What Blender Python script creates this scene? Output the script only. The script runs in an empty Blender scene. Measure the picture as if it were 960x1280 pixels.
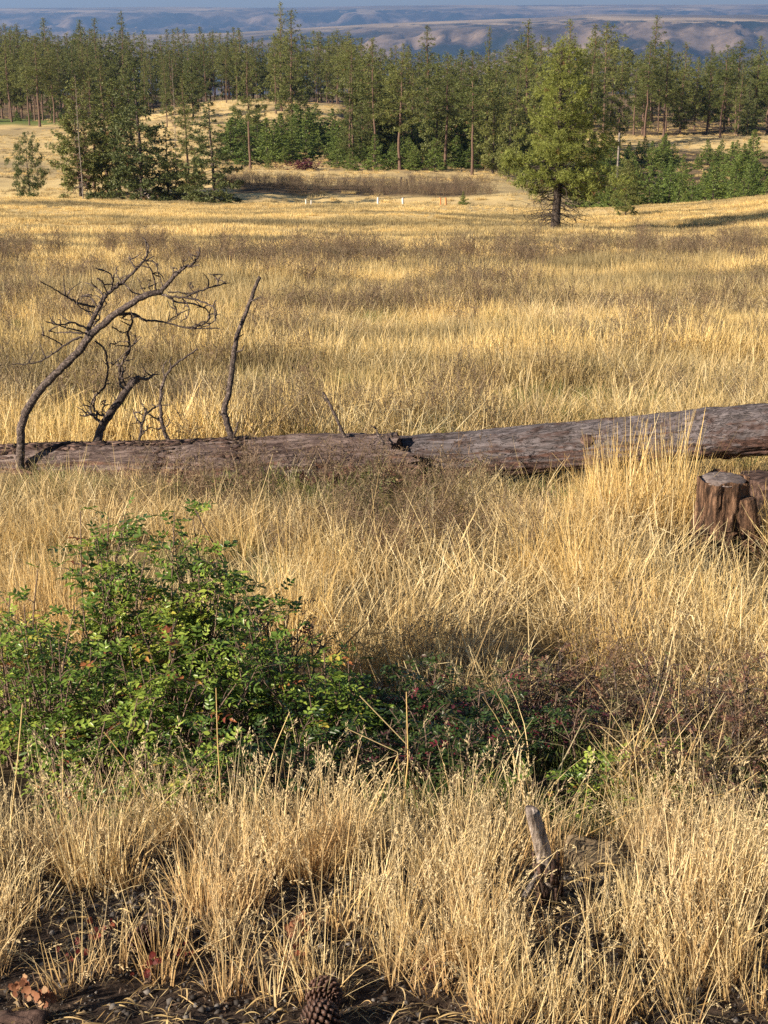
import bpy, math, random
import numpy as np
from mathutils import Vector, Euler

# ============================================================ camera, sky, sun, exposure
S = bpy.context.scene
COL = S.collection
PITCH = math.radians(18.67)
FPX = 1850.0                      # focal length in photograph pixels (960 x 1280)
SUN_EL = math.radians(24)
SUN_AZ = math.radians(60)         # measured from straight behind the camera towards its left
cam = bpy.data.cameras.new('camera')
cam.sensor_fit = 'VERTICAL'; cam.sensor_height = 36; cam.lens = FPX / 1280 * 36
cam.clip_start = 0.1; cam.clip_end = 80000
camo = bpy.data.objects.new('camera', cam); COL.objects.link(camo)
camo.location = (0, 0, 0); camo.rotation_euler = (math.pi/2 - PITCH, 0, 0)
S.camera = camo
S.view_settings.view_transform = 'Standard'; S.view_settings.look = 'None'
S.view_settings.exposure = 1.35; S.view_settings.gamma = 1
S.cycles.max_bounces = 6; S.cycles.diffuse_bounces = 3; S.cycles.glossy_bounces = 2
S.cycles.transmission_bounces = 3; S.cycles.volume_bounces = 0
S.cycles.use_denoising = False

to_sun = Vector((-math.sin(SUN_AZ)*math.cos(SUN_EL), -math.cos(SUN_AZ)*math.cos(SUN_EL), math.sin(SUN_EL)))
W = bpy.data.worlds.new('World'); S.world = W; W.use_nodes = True
wt = W.node_tree; wt.nodes.clear()
wo = wt.nodes.new('ShaderNodeOutputWorld'); wb = wt.nodes.new('ShaderNodeBackground')
sk = wt.nodes.new('ShaderNodeTexSky'); sk.sky_type = 'NISHITA'; sk.sun_disc = False
sk.sun_elevation = SUN_EL; sk.sun_rotation = math.atan2(to_sun.x, to_sun.y)
sk.altitude = 900; sk.dust_density = 0.6; sk.air_density = 1.0
wb.inputs['Strength'].default_value = 0.046
wt.links.new(sk.outputs[0], wb.inputs[0]); wt.links.new(wb.outputs[0], wo.inputs[0])
sl = bpy.data.lights.new('sun', 'SUN'); sl.energy = 4.9; sl.angle = math.radians(0.53); sl.color = (1, .86, .67)
so = bpy.data.objects.new('sun', sl); COL.objects.link(so)
so.rotation_euler = to_sun.to_track_quat('Z', 'Y').to_euler()

# ============================================================ numeric helpers
def hash2(ix, iy, seed):
    h = (ix.astype(np.int64)*374761393 + iy.astype(np.int64)*668265263 + seed*1442695041) & 0xffffffff
    h = ((h ^ (h >> 13))*1274126177) & 0xffffffff
    return ((h ^ (h >> 16)) & 0xffff)/65535.0
def vnoise(x, y, seed=0):
    x = np.asarray(x, float); y = np.asarray(y, float)
    ix = np.floor(x); iy = np.floor(y); fx = x-ix; fy = y-iy
    fx = fx*fx*fx*(fx*(fx*6-15)+10); fy = fy*fy*fy*(fy*(fy*6-15)+10)
    a = hash2(ix, iy, seed); b = hash2(ix+1, iy, seed); c = hash2(ix, iy+1, seed); d = hash2(ix+1, iy+1, seed)
    return (a+(b-a)*fx)*(1-fy)+(c+(d-c)*fx)*fy - .5
def fbm(x, y, o=4, seed=0):
    r = 0; a = 1.
    for k in range(o):
        r = r + a*vnoise(x*2**k+17.3*k, y*2**k-9.1*k, seed+k); a *= .5
    return r
def pchip(xs, ys):
    xs = np.array(xs, float); ys = np.array(ys, float)
    h = np.diff(xs); d = np.diff(ys)/h; m = np.zeros(len(xs))
    for i in range(1, len(xs)-1):
        if d[i-1]*d[i] > 0: m[i] = 2*d[i-1]*d[i]/(d[i-1]+d[i])
    m[0] = d[0]; m[-1] = d[-1]
    def f(q):
        q = np.clip(np.asarray(q, float), xs[0], xs[-1]); i = np.clip(np.searchsorted(xs, q)-1, 0, len(xs)-2)
        t = (q-xs[i])/h[i]
        return (2*t**3-3*t**2+1)*ys[i]+(t**3-2*t**2+t)*h[i]*m[i]+(-2*t**3+3*t**2)*ys[i+1]+(t**3-t**2)*h[i]*m[i+1]
    return f
PROF = pchip([-14, 1.5, 2.3, 3.0, 3.6, 5, 7.5, 11, 20, 35, 60, 95, 118, 130, 143, 160, 180, 205, 240, 300, 400, 520, 700, 900],
             [1.65, 1.72, 2.08, 2.32, 2.44, 2.85, 3.2, 3.5, 4.55, 6.3, 9.15, 12.9, 14.75, 15.75, 17.6, 19.6, 21.1, 22.3, 24, 26.6, 28.4, 30.5, 36, 62])
CREST = pchip([-60, -33, -15, 0, 8, 15.5, 24, 34, 60], [.2, .45, .1, 0, -.15, -.55, .0, .95, 1.6])
FARP = pchip([900, 2500, 5000, 8300, 10800, 11500, 13500, 14200, 16000, 19000, 21500, 24000, 30000, 36000],
             [-62, -330, -420, -380, -85, -58, -18, -60, -300, -280, -20, 45, 60, 40])
def smooth(a, b, x):
    t = np.clip((x-a)/(b-a), 0, 1); return t*t*(3-2*t)
def H(x, y):
    x = np.asarray(x, float); y = np.asarray(y, float)
    z = -PROF(y)
    z = z + CREST(x)*np.exp(-((y-122)/30)**2)
    z = z + 5.6*np.exp(-((x+38)/34)**2-((y-440)/55)**2)
    z = z + 1.3*np.exp(-((x-85)/45)**2-((y-335)/22)**2) - 1.0*smooth(15, 40, x)*np.exp(-((y-255)/30)**2) - 3.0*smooth(14, 32, x)*np.exp(-((y-200)/38)**2) - .8*np.exp(-((x+5)/40)**2)*np.exp(-((y-168)/22)**2)
    z = z + fbm(x/1.3, y/1.3, 3, 5)*.10*smooth(2.2, 5, y)*(1-smooth(60, 200, y)*.5)
    z = z + fbm(x/9, y/9, 3, 11)*.42*smooth(12, 40, y) + fbm(x/40, y/40, 3, 21)*1.3*smooth(60, 260, y)
    z = z + fbm(x/.18, y/.18, 3, 31)*.028*(1-smooth(6, 14, y))*smooth(1.5, 2.2, y)
    return z
def HF(x, y):
    w = fbm(x/3000, y/3000, 2, 47)*900
    r = 1-2.2*np.abs(vnoise((x+w)/1250, (y+w)/5200, 41)); r3 = 1-2.2*np.abs(vnoise((x-w)/520, y/2300, 44)); r2 = 1-2*np.abs(fbm(x/240, y/420+3, 3, 51))
    mid = 1-.88*smooth(10700, 11300, y)*(1-smooth(13500, 14000, y))
    far = 1-.86*smooth(20500, 22500, y)
    z = FARP(y) + smooth(2500, 6000, y)*((r-.55)*150 + (r3-.55)*135 + (r2-.6)*70)*mid*far
    cap = np.interp(y, [6000, 9500, 13500, 14500, 20000, 21500, 24000, 36000], [-120, -75, -22, -60, -60, -5, 52, 60])
    z = np.where(z > cap, cap+(z-cap)*.10, z)
    q = x/np.maximum(y, 1)
    z = z + smooth(18000, 22000, y)*fbm(x/5200, y/9000, 2, 61)*50 + smooth(20000, 24000, y)*np.interp(q, [-.27, -.05, .05, .3], [-5, 25, 75, 35])
    z = z + np.interp(q, [-.27, -.1, .0, .10, .13, .25], [-190, -150, -70, -25, 0, 0])*smooth(6000, 10000, y)*(1-smooth(14500, 18000, y))
    return np.where(y < 1200, z*smooth(880, 1200, y)+(1-smooth(880, 1200, y))*H(x, np.minimum(y, 900)), z)

def depth_of(Y, z): return Y*math.cos(PITCH) - z*math.sin(PITCH)
def P(px, py, Y):
    """the point at distance Y whose image lies at (px, py) of the photograph"""
    u = (px-480)/FPX; v = (640-py)/FPX
    dy = math.cos(PITCH)+v*math.sin(PITCH); dz = -math.sin(PITCH)+v*math.cos(PITCH)
    return Vector((u*Y/dy, Y, dz*Y/dy))
def G(px, Y):
    """the ground point at distance Y in the image column px"""
    x = 0.
    for _ in range(4):
        z = float(H(x, Y)); x = (px-480)/FPX*depth_of(Y, z)
    return Vector((x, Y, float(H(x, Y))))

# ============================================================ object helpers
def mesh_from(name, V, F, attr=None, smooth_=False):
    """V (n,3), F (m,3) or (m,4) arrays, or a list of such arrays; attr (n,4) point colour"""
    Fs = F if isinstance(F, list) else [F]
    V = np.asarray(V, np.float32); me = bpy.data.meshes.new(name)
    Fs = [np.asarray(f, np.int32) for f in Fs if len(f)]
    nl = sum(f.size for f in Fs); npoly = sum(len(f) for f in Fs)
    me.vertices.add(len(V)); me.vertices.foreach_set('co', V.ravel())
    me.loops.add(nl); me.polygons.add(npoly)
    me.loops.foreach_set('vertex_index', np.concatenate([f.ravel() for f in Fs]))
    sizes = np.concatenate([np.full(len(f), f.shape[1]) for f in Fs])
    me.polygons.foreach_set('loop_start', np.concatenate([[0], np.cumsum(sizes)[:-1]]).astype(np.int32))
    if smooth_: me.polygons.foreach_set('use_smooth', np.ones(npoly, bool))
    if attr is not None:
        a = me.color_attributes.new('tint', 'FLOAT_COLOR', 'POINT'); a.data.foreach_set('color', np.asarray(attr, np.float32).ravel())
    me.update(calc_edges=True)
    return me
def obj(name, me, mat=None, parent=None, loc=None):
    o = bpy.data.objects.new(name, me); COL.objects.link(o)
    if mat and not me.materials: me.materials.append(mat)
    if parent: o.parent = parent
    if loc is not None: o.location = loc
    return o
def tag(o, label, cat, group=None, kind=None):
    if label: o['label'] = label
    if cat: o['category'] = cat
    if group: o['group'] = group
    if kind: o['kind'] = kind
    return o
def empty(name, loc, rz=0, sc=1):
    o = bpy.data.objects.new(name, None); COL.objects.link(o); o.empty_display_size = .1
    o.location = loc; o.rotation_euler = (0, 0, rz)
    o.scale = (sc, sc, sc) if not hasattr(sc, '__len__') else sc
    return o
class MB:
    """collects pieces of mesh with a per-vertex tint"""
    def __init__(s): s.V = []; s.T = []; s.Q = []; s.A = []; s.n = 0
    def add(s, V, F, a=(.5, .5, .5, 1)):
        V = np.asarray(V, float); F = np.asarray(F, int)+s.n
        (s.Q if F.shape[1] == 4 else s.T).append(F); s.V.append(V)
        a = np.asarray(a, float); s.A.append(np.tile(a, (len(V), 1)) if a.ndim == 1 else a); s.n += len(V)
    def mesh(s, name, sm=False):
        F = ([np.concatenate(s.T)] if s.T else [])+([np.concatenate(s.Q)] if s.Q else [])
        return mesh_from(name, np.concatenate(s.V), F, np.concatenate(s.A), sm)
def spline(pts, n):
    pts = np.asarray(pts, float); m = len(pts)
    if m == 2: t = np.linspace(0, 1, n)[:, None]; return pts[0]*(1-t)+pts[1]*t
    q = np.linspace(0, m-1, n); i = np.clip(q.astype(int), 0, m-2); t = (q-i)[:, None]
    p0 = pts[np.maximum(i-1, 0)]; p1 = pts[i]; p2 = pts[i+1]; p3 = pts[np.minimum(i+2, m-1)]
    return .5*(2*p1+(p2-p0)*t+(2*p0-5*p1+4*p2-p3)*t**2+(3*p1-p0-3*p2+p3)*t**3)
def tube(mb, pts, rad, sides=6, disp=None, a=(.5, .5, .5, 1), cap=True):
    pts = np.asarray(pts, float); n = len(pts); rad = np.broadcast_to(rad, n).astype(float)
    tan = np.gradient(pts, axis=0); tan /= np.linalg.norm(tan, axis=1)[:, None]+1e-9
    ref = np.array([0, 0, 1.]) if abs(tan[0][2]) < .8 else np.array([1., 0, 0])
    sd = np.cross(tan, ref); sd /= np.linalg.norm(sd, axis=1)[:, None]+1e-9; up = np.cross(sd, tan)
    th = np.linspace(0, 2*math.pi, sides, endpoint=False)
    r = rad[:, None]*(np.ones((n, sides)) if disp is None else disp(np.linspace(0, 1, n)[:, None], th[None, :]))
    V = pts[:, None, :]+r[..., None]*(np.cos(th)[None, :, None]*sd[:, None, :]+np.sin(th)[None, :, None]*up[:, None, :])
    i = np.arange(n-1)[:, None]*sides; j = np.arange(sides)[None, :]; k = (j+1) % sides
    F = np.stack([i+j, i+k, i+sides+k, i+sides+j], -1).reshape(-1, 4)
    mb.add(V.reshape(-1, 3), F, a)
    if cap:
        for e, s in ((0, -1), (n-1, 1)):
            C = np.vstack([V[e], pts[e]+tan[e]*s*rad[e]*.12]); jj = np.arange(sides)
            T = np.stack([jj, (jj+1) % sides, np.full(sides, sides)], 1)
            mb.add(C, T if s > 0 else T[:, ::-1], a)

# ============================================================ materials
class NT:
    def __init__(s, name):
        s.m = bpy.data.materials.new(name); s.m.use_nodes = True; s.t = s.m.node_tree; s.t.nodes.clear()
        s.out = s.n('ShaderNodeOutputMaterial')
    def n(s, typ, **kw):
        x = s.t.nodes.new(typ)
        for k, v in kw.items():
            if k.startswith('_'): setattr(x, k[1:], v)
            else:
                key = k.replace('__', ' ')
                if hasattr(v, 'is_output'): s.t.links.new(v, x.inputs[key])
                else: x.inputs[key].default_value = v
        return x
    def l(s, a, b): s.t.links.new(a, b)
    def noise(s, scale, detail=4, rough=.55, vec=None, dist=0):
        x = s.n('ShaderNodeTexNoise'); x.inputs['Scale'].default_value = scale; x.inputs['Detail'].default_value = detail
        x.inputs['Roughness'].default_value = rough; x.inputs['Distortion'].default_value = dist
        if vec is not None: s.l(vec, x.inputs['Vector'])
        return x.outputs[0]
    def ramp(s, fac, stops):
        x = s.n('ShaderNodeValToRGB'); s.l(fac, x.inputs[0]); e = x.color_ramp.elements
        while len(e) < len(stops): e.new(.5)
        for k, (p, c) in enumerate(stops): e[k].position = p; e[k].color = (*c, 1) if len(c) == 3 else c
        return x.outputs[0]
    def mix(s, f, a, b, mode='MIX'):
        x = s.n('ShaderNodeMix'); x.data_type = 'RGBA'; x.blend_type = mode
        for i, v in ((0, f), (6, a), (7, b)):
            if hasattr(v, 'is_output'): s.l(v, x.inputs[i])
            else: x.inputs[i].default_value = v if i == 0 else ((*v, 1) if len(v) == 3 else v)
        return x.outputs[2]
    def math(s, op, a, b=0., c=0.):
        x = s.n('ShaderNodeMath'); x.operation = op
        for i, v in ((0, a), (1, b), (2, c)):
            if hasattr(v, 'is_output'): s.l(v, x.inputs[i])
            else: x.inputs[i].default_value = v
        return x.outputs[0]
    def pos(s): return s.n('ShaderNodeNewGeometry').outputs['Position']
    def objco(s): return s.n('ShaderNodeTexCoord').outputs['Object']
    def scaled(s, vec, sx, sy, sz):
        x = s.n('ShaderNodeVectorMath'); x.operation = 'MULTIPLY'; s.l(vec, x.inputs[0]); x.inputs[1].default_value = (sx, sy, sz)
        return x.outputs[0]
    def bsdf(s, col, rough=.8, spec=.2, bump=None, bd=.01, bs=.6, trans=0., tcol=None):
        p = s.n('ShaderNodeBsdfPrincipled')
        if hasattr(col, 'is_output'): s.l(col, p.inputs['Base Color'])
        else: p.inputs['Base Color'].default_value = (*col, 1)
        p.inputs['Roughness'].default_value = rough
        p.inputs['Specular IOR Level'].default_value = spec
        if bump is not None:
            b = s.n('ShaderNodeBump'); b.inputs['Distance'].default_value = bd; b.inputs['Strength'].default_value = bs
            s.l(bump, b.inputs['Height']); s.l(b.outputs[0], p.inputs['Normal'])
        if trans > 0:
            t = s.n('ShaderNodeBsdfTranslucent'); c = tcol if tcol is not None else col
            if hasattr(c, 'is_output'): s.l(c, t.inputs[0])
            else: t.inputs[0].default_value = (*c, 1)
            m = s.n('ShaderNodeMixShader'); m.inputs[0].default_value = trans
            s.l(p.outputs[0], m.inputs[1]); s.l(t.outputs[0], m.inputs[2]); s.l(m.outputs[0], s.out.inputs[0])
        else: s.l(p.outputs[0], s.out.inputs[0])
        return s.m
    def tint(s):
        a = s.n('ShaderNodeAttribute'); a.attribute_name = 'tint'
        x = s.n('ShaderNodeSeparateColor'); s.l(a.outputs['Color'], x.inputs[0]); return x.outputs
    def rnd(s): return s.n('ShaderNodeObjectInfo').outputs['Random']

def grass_material(name, stops, base_col, tip=None, patch=.35, trans=.35, patch_col=(.30, .23, .12), patch_amt=.5, rw=.4):
    """tint r = height along the blade, g = per-blade random"""
    k = NT(name); r, g, b = k.tint()[:3]
    f = k.math('ADD', k.math('MULTIPLY', g, 1-rw), k.math('MULTIPLY', k.rnd(), rw))
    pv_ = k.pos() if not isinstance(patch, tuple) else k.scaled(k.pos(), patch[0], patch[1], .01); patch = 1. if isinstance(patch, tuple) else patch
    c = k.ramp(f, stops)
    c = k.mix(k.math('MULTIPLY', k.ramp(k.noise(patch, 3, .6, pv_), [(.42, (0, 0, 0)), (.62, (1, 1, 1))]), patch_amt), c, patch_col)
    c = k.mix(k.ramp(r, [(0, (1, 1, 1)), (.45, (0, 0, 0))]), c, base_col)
    if tip: c = k.mix(k.ramp(r, [(.8, (0, 0, 0)), (1, (1, 1, 1))]), c, tip)
    return k.bsdf(c, .6, .25, trans=trans)

M = {}
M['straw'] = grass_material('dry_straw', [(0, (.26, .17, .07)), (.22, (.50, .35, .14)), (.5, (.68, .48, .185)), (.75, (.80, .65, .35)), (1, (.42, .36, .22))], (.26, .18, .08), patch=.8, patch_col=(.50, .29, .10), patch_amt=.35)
M['field'] = grass_material('field_straw', [(0, (.32, .22, .10)), (.25, (.58, .42, .18)), (.55, (.74, .535, .205)), (.8, (.83, .68, .37)), (1, (.46, .38, .24))], (.36, .26, .12), patch=(.05, .22), patch_col=(.14, .12, .072), patch_amt=.85, rw=.6)  # dark streaks paint the shadow bands across the meadow
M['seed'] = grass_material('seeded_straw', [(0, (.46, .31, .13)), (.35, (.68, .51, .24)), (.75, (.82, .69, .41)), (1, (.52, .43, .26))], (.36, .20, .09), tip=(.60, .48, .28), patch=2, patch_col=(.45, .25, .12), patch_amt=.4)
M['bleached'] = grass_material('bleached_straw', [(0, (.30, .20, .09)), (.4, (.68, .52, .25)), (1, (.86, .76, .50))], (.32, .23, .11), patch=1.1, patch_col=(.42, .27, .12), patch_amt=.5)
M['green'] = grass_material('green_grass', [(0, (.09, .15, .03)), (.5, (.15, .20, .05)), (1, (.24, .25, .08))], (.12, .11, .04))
M['forb'] = grass_material('weathered_weeds', [(0, (.09, .06, .045)), (.4, (.16, .12, .075)), (.75, (.26, .20, .12)), (1, (.14, .15, .07))], (.12, .08, .05), patch=1.2, patch_col=(.19, .11, .08), patch_amt=.5)

def needle_material(name, lo, hi, trans=.17):
    k = NT(name); r, g, b = k.tint()[:3]
    f = k.math('ADD', k.math('MULTIPLY', g, .55), k.math('MULTIPLY', k.rnd(), .45))
    c = k.ramp(f, [(0, lo), (1, hi)])
    c = k.mix(k.ramp(b, [(.9, (0, 0, 0)), (.96, (1, 1, 1))]), c, (.16, .09, .04))
    return k.bsdf(c, .55, .3, trans=trans)
M['needle'] = needle_material('pine_needles', (.048, .070, .020), (.185, .190, .052))
M['fir'] = needle_material('fir_needles', (.042, .062, .022), (.145, .155, .05))
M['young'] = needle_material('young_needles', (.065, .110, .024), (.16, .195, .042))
M['hollow'] = needle_material('shade_tinted_needles', (.022, .036, .014), (.065, .080, .027))  # young pine needles with the hollow's shade put into the colour
M['bigneedle'] = needle_material('open_pine_needles', (.10, .13, .028), (.245, .26, .06), .3)
M['dead'] = needle_material('dead_needles', (.13, .07, .05), (.20, .12, .08), .1)

def bark_material(name, a, b, c, sc=1.):
    k = NT(name); o = k.objco()
    n1 = k.noise(3*sc, 6, .65, k.scaled(o, 6, 6, 1.2)); n2 = k.noise(14*sc, 5, .6, k.scaled(o, 3, 3, 1))
    col = k.ramp(n1, [(.3, a), (.5, b), (.7, c)]); col = k.mix(.35, col, k.ramp(n2, [(.35, a), (.65, c)]))
    return k.bsdf(col, .85, .2, k.math('ADD', n1, n2), .02, .8)
M['bark'] = bark_material('pine_bark', (.035, .024, .019), (.11, .068, .050), (.20, .13, .095))
M['darkbark'] = bark_material('dark_pine_bark', (.018, .014, .012), (.05, .038, .032), (.09, .07, .06))
M['snag'] = bark_material('grey_dead_wood', (.10, .085, .075), (.20, .17, .15), (.32, .28, .25))
def dead_bark(name, cols, sx=2.2, sy=38, sc=(.36, .46, .56, .68), under=None, ck=0.):
    k = NT(name); o = k.objco()
    g = k.noise(1.0, 8, .62, k.scaled(o, sx, sy, sy), .6); f = k.noise(7, 7, .7, k.scaled(o, .6, 2, 2))
    crack = k.ramp(k.noise(1.0, 3, .5, k.scaled(o, sx*.35, sy*.8, sy*.8), 1.2), [(.47, (0, 0, 0)), (.495, (1, 1, 1)), (.52, (0, 0, 0))])
    col = k.ramp(g, list(zip(sc, cols[:4])))
    col = k.mix(k.ramp(f, [(.5, (0, 0, 0)), (.62, (1, 1, 1))]), col, cols[4])
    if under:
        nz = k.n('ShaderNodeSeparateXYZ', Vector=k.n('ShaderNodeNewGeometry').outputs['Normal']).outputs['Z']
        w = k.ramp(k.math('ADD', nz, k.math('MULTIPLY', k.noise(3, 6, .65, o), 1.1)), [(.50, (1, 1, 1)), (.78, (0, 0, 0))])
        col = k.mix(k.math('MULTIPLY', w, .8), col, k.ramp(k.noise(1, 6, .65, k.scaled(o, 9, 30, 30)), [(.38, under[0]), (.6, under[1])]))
    col = k.mix(k.math('MULTIPLY', crack, ck), col, (.015, .011, .01))
    return k.bsdf(col, .8, .25, k.math('SUBTRACT', k.math('ADD', g, f), k.math('MULTIPLY', crack, 1.5*ck)), .02, .9)
def stump_bark():
    k = NT('furrowed_stump_bark'); o = k.objco()
    g = k.noise(1, 7, .7, k.scaled(o, 34, 34, 6), .5); b = k.noise(1, 5, .6, k.scaled(o, 14, 14, 9))
    col = k.ramp(g, [(.34, (.015, .009, .007)), (.46, (.075, .043, .028)), (.58, (.19, .11, .07)), (.74, (.33, .24, .17))])
    col = k.mix(k.ramp(b, [(.52, (0, 0, 0)), (.66, (1, 1, 1))]), col, (.035, .022, .017))
    return k.bsdf(col, .9, .15, k.math('ADD', g, b), .035, 1.)
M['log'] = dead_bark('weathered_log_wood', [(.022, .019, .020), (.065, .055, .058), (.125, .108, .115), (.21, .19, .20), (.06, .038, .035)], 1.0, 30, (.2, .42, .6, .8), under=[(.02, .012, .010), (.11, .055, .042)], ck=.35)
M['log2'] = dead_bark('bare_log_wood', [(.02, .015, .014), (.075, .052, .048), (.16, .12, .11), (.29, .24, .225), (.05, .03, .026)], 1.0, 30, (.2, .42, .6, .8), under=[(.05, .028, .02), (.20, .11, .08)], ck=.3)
M['rot'] = dead_bark('flaking_rotten_bark', [(.015, .01, .008), (.06, .035, .028), (.12, .075, .06), (.20, .14, .12), (.04, .022, .018)], 9, 14)
M['twig'] = dead_bark('dead_branch_bark', [(.02, .015, .013), (.06, .045, .041), (.12, .092, .082), (.27, .215, .19), (.04, .029, .026)], 60, 60)
M['stumpbark'] = stump_bark()
M['cut'] = dead_bark('grey_cut_wood', [(.08, .06, .055), (.14, .11, .10), (.20, .165, .155), (.26, .22, .21), (.11, .085, .08)], 9, 9)
M['stake'] = dead_bark('silver_stake_wood', [(.09, .07, .06), (.22, .18, .155), (.36, .30, .26), (.48, .42, .38), (.16, .12, .10)], 90, 14)

k = NT('meadow_soil'); p = k.pos()
sy_ = k.n('ShaderNodeSeparateXYZ', Vector=p).outputs['Y']
soil = k.ramp(k.noise(22, 6, .7, p), [(.35, (.012, .009, .008)), (.52, (.040, .028, .022)), (.66, (.09, .066, .05))])
straw = k.ramp(k.noise(1.3, 7, .7, p), [(.3, (.05, .038, .02)), (.5, (.12, .09, .045)), (.68, (.26, .20, .10))])
fine = k.ramp(k.noise(.11, 6, .65, p), [(.4, (.60, .45, .21)), (.55, (.50, .37, .18)), (.68, (.20, .15, .09))])
straw = k.mix(k.n('ShaderNodeMapRange', Value=sy_, From__Min=25., From__Max=90.).outputs[0], straw, fine)
col = k.mix(k.n('ShaderNodeMapRange', Value=sy_, From__Min=4.2, From__Max=9.).outputs[0], soil, straw)
tr_, tg_, tb_ = k.tint()[:3]
col = k.mix(k.math('MULTIPLY', tb_, .6), col, (.20, .16, .10))
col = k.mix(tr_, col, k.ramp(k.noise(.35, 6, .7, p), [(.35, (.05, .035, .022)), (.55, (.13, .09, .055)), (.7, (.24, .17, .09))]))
col = k.mix(tg_, col, (.12, .15, .045))
M['ground'] = k.bsdf(col, .95, .1, k.noise(30, 6, .7, p), .02, .7)

k = NT('far_hill_cover'); p = k.pos()
nz = k.n('ShaderNodeSeparateXYZ', Vector=k.n('ShaderNodeNewGeometry').outputs['Normal']).outputs['Z']
flat = k.ramp(k.math('ADD', nz, k.math('MULTIPLY', k.math('SUBTRACT', k.noise(.0012, 5, .6, p), .5), .012)), [(.9955, (0, 0, 0)), (.9988, (1, 1, 1))])
steep = k.ramp(k.noise(.0009, 8, .68, p), [(.43, (.008, .014, .012)), (.50, (.055, .042, .036)), (.58, (.20, .145, .105))])
top = k.ramp(k.noise(.0005, 4, .6, p), [(.42, (.12, .09, .065)), (.58, (.45, .33, .21))])
M['hills'] = k.bsdf(k.mix(flat, steep, top), .95, .05)

def leaf_material(name, stops, rough=.4, trans=.3, spec=.35):
    k = NT(name); r, g, b = k.tint()[:3]
    c = k.ramp(g, stops)
    return k.bsdf(c, rough, spec, trans=trans)
M['leaf'] = leaf_material('glossy_green_leaf', [(0, (.045, .085, .020)), (.32, (.12, .195, .032)), (.62, (.30, .37, .065)), (.90, (.38, .32, .06)), (.95, (.32, .12, .045)), (1, (.24, .07, .045))], .36)
M['darkleaf'] = leaf_material('shade_toned_mixed_leaf', [(0, (.025, .05, .013)), (.5, (.045, .075, .02)), (.62, (.06, .018, .025)), (1, (.15, .025, .035))], .35)  # wine-red and green leaves, darkened to paint in the thicket's shade
M['redleaf'] = leaf_material('dark_red_leaf', [(0, (.07, .012, .011)), (.6, (.13, .022, .018)), (1, (.22, .065, .035))], .6, spec=.2)
M['rustleaf'] = leaf_material('rusty_leaf', [(0, (.16, .06, .035)), (.6, (.26, .12, .065)), (1, (.38, .24, .14))], .7, spec=.15)
M['rosyleaf'] = leaf_material('dusty_rose_leaf', [(0, (.09, .04, .032)), (.35, (.19, .10, .065)), (.6, (.12, .15, .05)), (1, (.38, .26, .15))], .5)
M['stem'] = bark_material('shrub_stem', (.10, .06, .045), (.20, .13, .10), (.34, .26, .20), 8)
M['cone'] = leaf_material('pine_cone_scale', [(0, (.03, .016, .012)), (.6, (.085, .045, .033)), (1, (.22, .13, .10))], .55, 0.01, .3)
k = NT('gravel'); M['gravel'] = k.bsdf(k.ramp(k.math('ADD', k.math('MULTIPLY', k.tint()[1], .8), k.math('MULTIPLY', k.noise(60, 3, .6, k.pos()), .2)), [(0, (.014, .012, .012)), (.6, (.05, .042, .038)), (.95, (.16, .145, .135)), (1, (.36, .34, .33))]), .8, .3)
k = NT('white_marker_paint'); M['white'] = k.bsdf(k.ramp(k.noise(20, 4, .6, k.objco()), [(.3, (.42, .40, .36)), (.6, (.66, .64, .6))]), .6)
k = NT('orange_marker_paint'); M['orange'] = k.bsdf(k.ramp(k.noise(20, 4, .6, k.objco()), [(.3, (.42, .17, .07)), (.6, (.55, .25, .10))]), .6)

# ============================================================ setting: ground and hills
def fan(ys, us, hf, shift):
    Y, U = np.meshgrid(ys, us, indexing='ij'); X = U*(np.maximum(Y, 0)+shift); Z = hf(X, Y)
    n, m = Y.shape; i = np.arange(n-1)[:, None]*m; j = np.arange(m-1)[None, :]
    F = np.stack([i+j, i+j+1, i+m+j+1, i+m+j], -1).reshape(-1, 4)
    return np.stack([X, Y, Z], -1).reshape(-1, 3), F
us = np.concatenate([np.linspace(-1.6, -.42, 24, endpoint=False), np.linspace(-.42, .42, 281), np.linspace(.42, 1.6, 25)[1:]])
ys = np.concatenate([np.linspace(-12, 1.4, 14), np.linspace(1.5, 6, 240), np.geomspace(6.02, 900, 420)])
V, F = fan(ys, us, H, 6)
gx, gy = V[:, 0], V[:, 1]; gq = gx/np.maximum(gy, 1); nn = fbm(gx/14, gy/14, 3, 91)*1.6
floor_shade_ = np.maximum.reduce([smooth(395, 430, gy)*(gq < -.17), smooth(455, 475, gy), smooth(228, 250, gy)*(1-smooth(300, 330, gy))*(gq > -.035)*(gq < .12), smooth(350, 372, gy)*(gq > -.03),
    (smooth(196, 206, gy+nn*6)-smooth(300, 312, gy+nn*6))*(gq > .13), (smooth(183, 190, gy+nn*5)-smooth(206, 213, gy+nn*5))*smooth(-.11, -.09, gq)*(1-smooth(.05, .07, gq)), .8*(smooth(240, 262, gy)-smooth(360, 385, gy))*smooth(-.12, -.10, gq)*(gq < .12)])  # hollow and strip past the crest: scrub brown with shade painted in
green_ = np.clip(smooth(395, 408, gy)-smooth(430, 445, gy), 0, 1)*(gq < -.19)*1.
scrub_ = np.clip(smooth(.05, .4, fbm(gx/30, gy/16, 4, 93)), 0, 1)*smooth(100, 118, gy)
tag(obj('ground', mesh_from('ground', V, F, np.stack([np.clip(floor_shade_*(1+nn*.25), 0, 1), green_, scrub_, gx*0+1], 1), True), M['ground']), 'dark soil and dry meadow ground sloping down to the forest', None, kind='structure')
us = np.linspace(-.55, .55, 521); ys = np.concatenate([np.geomspace(900, 6000, 40, endpoint=False), np.linspace(6000, 36000, 330)])
V, F = fan(ys, us, HF, 6)
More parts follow.
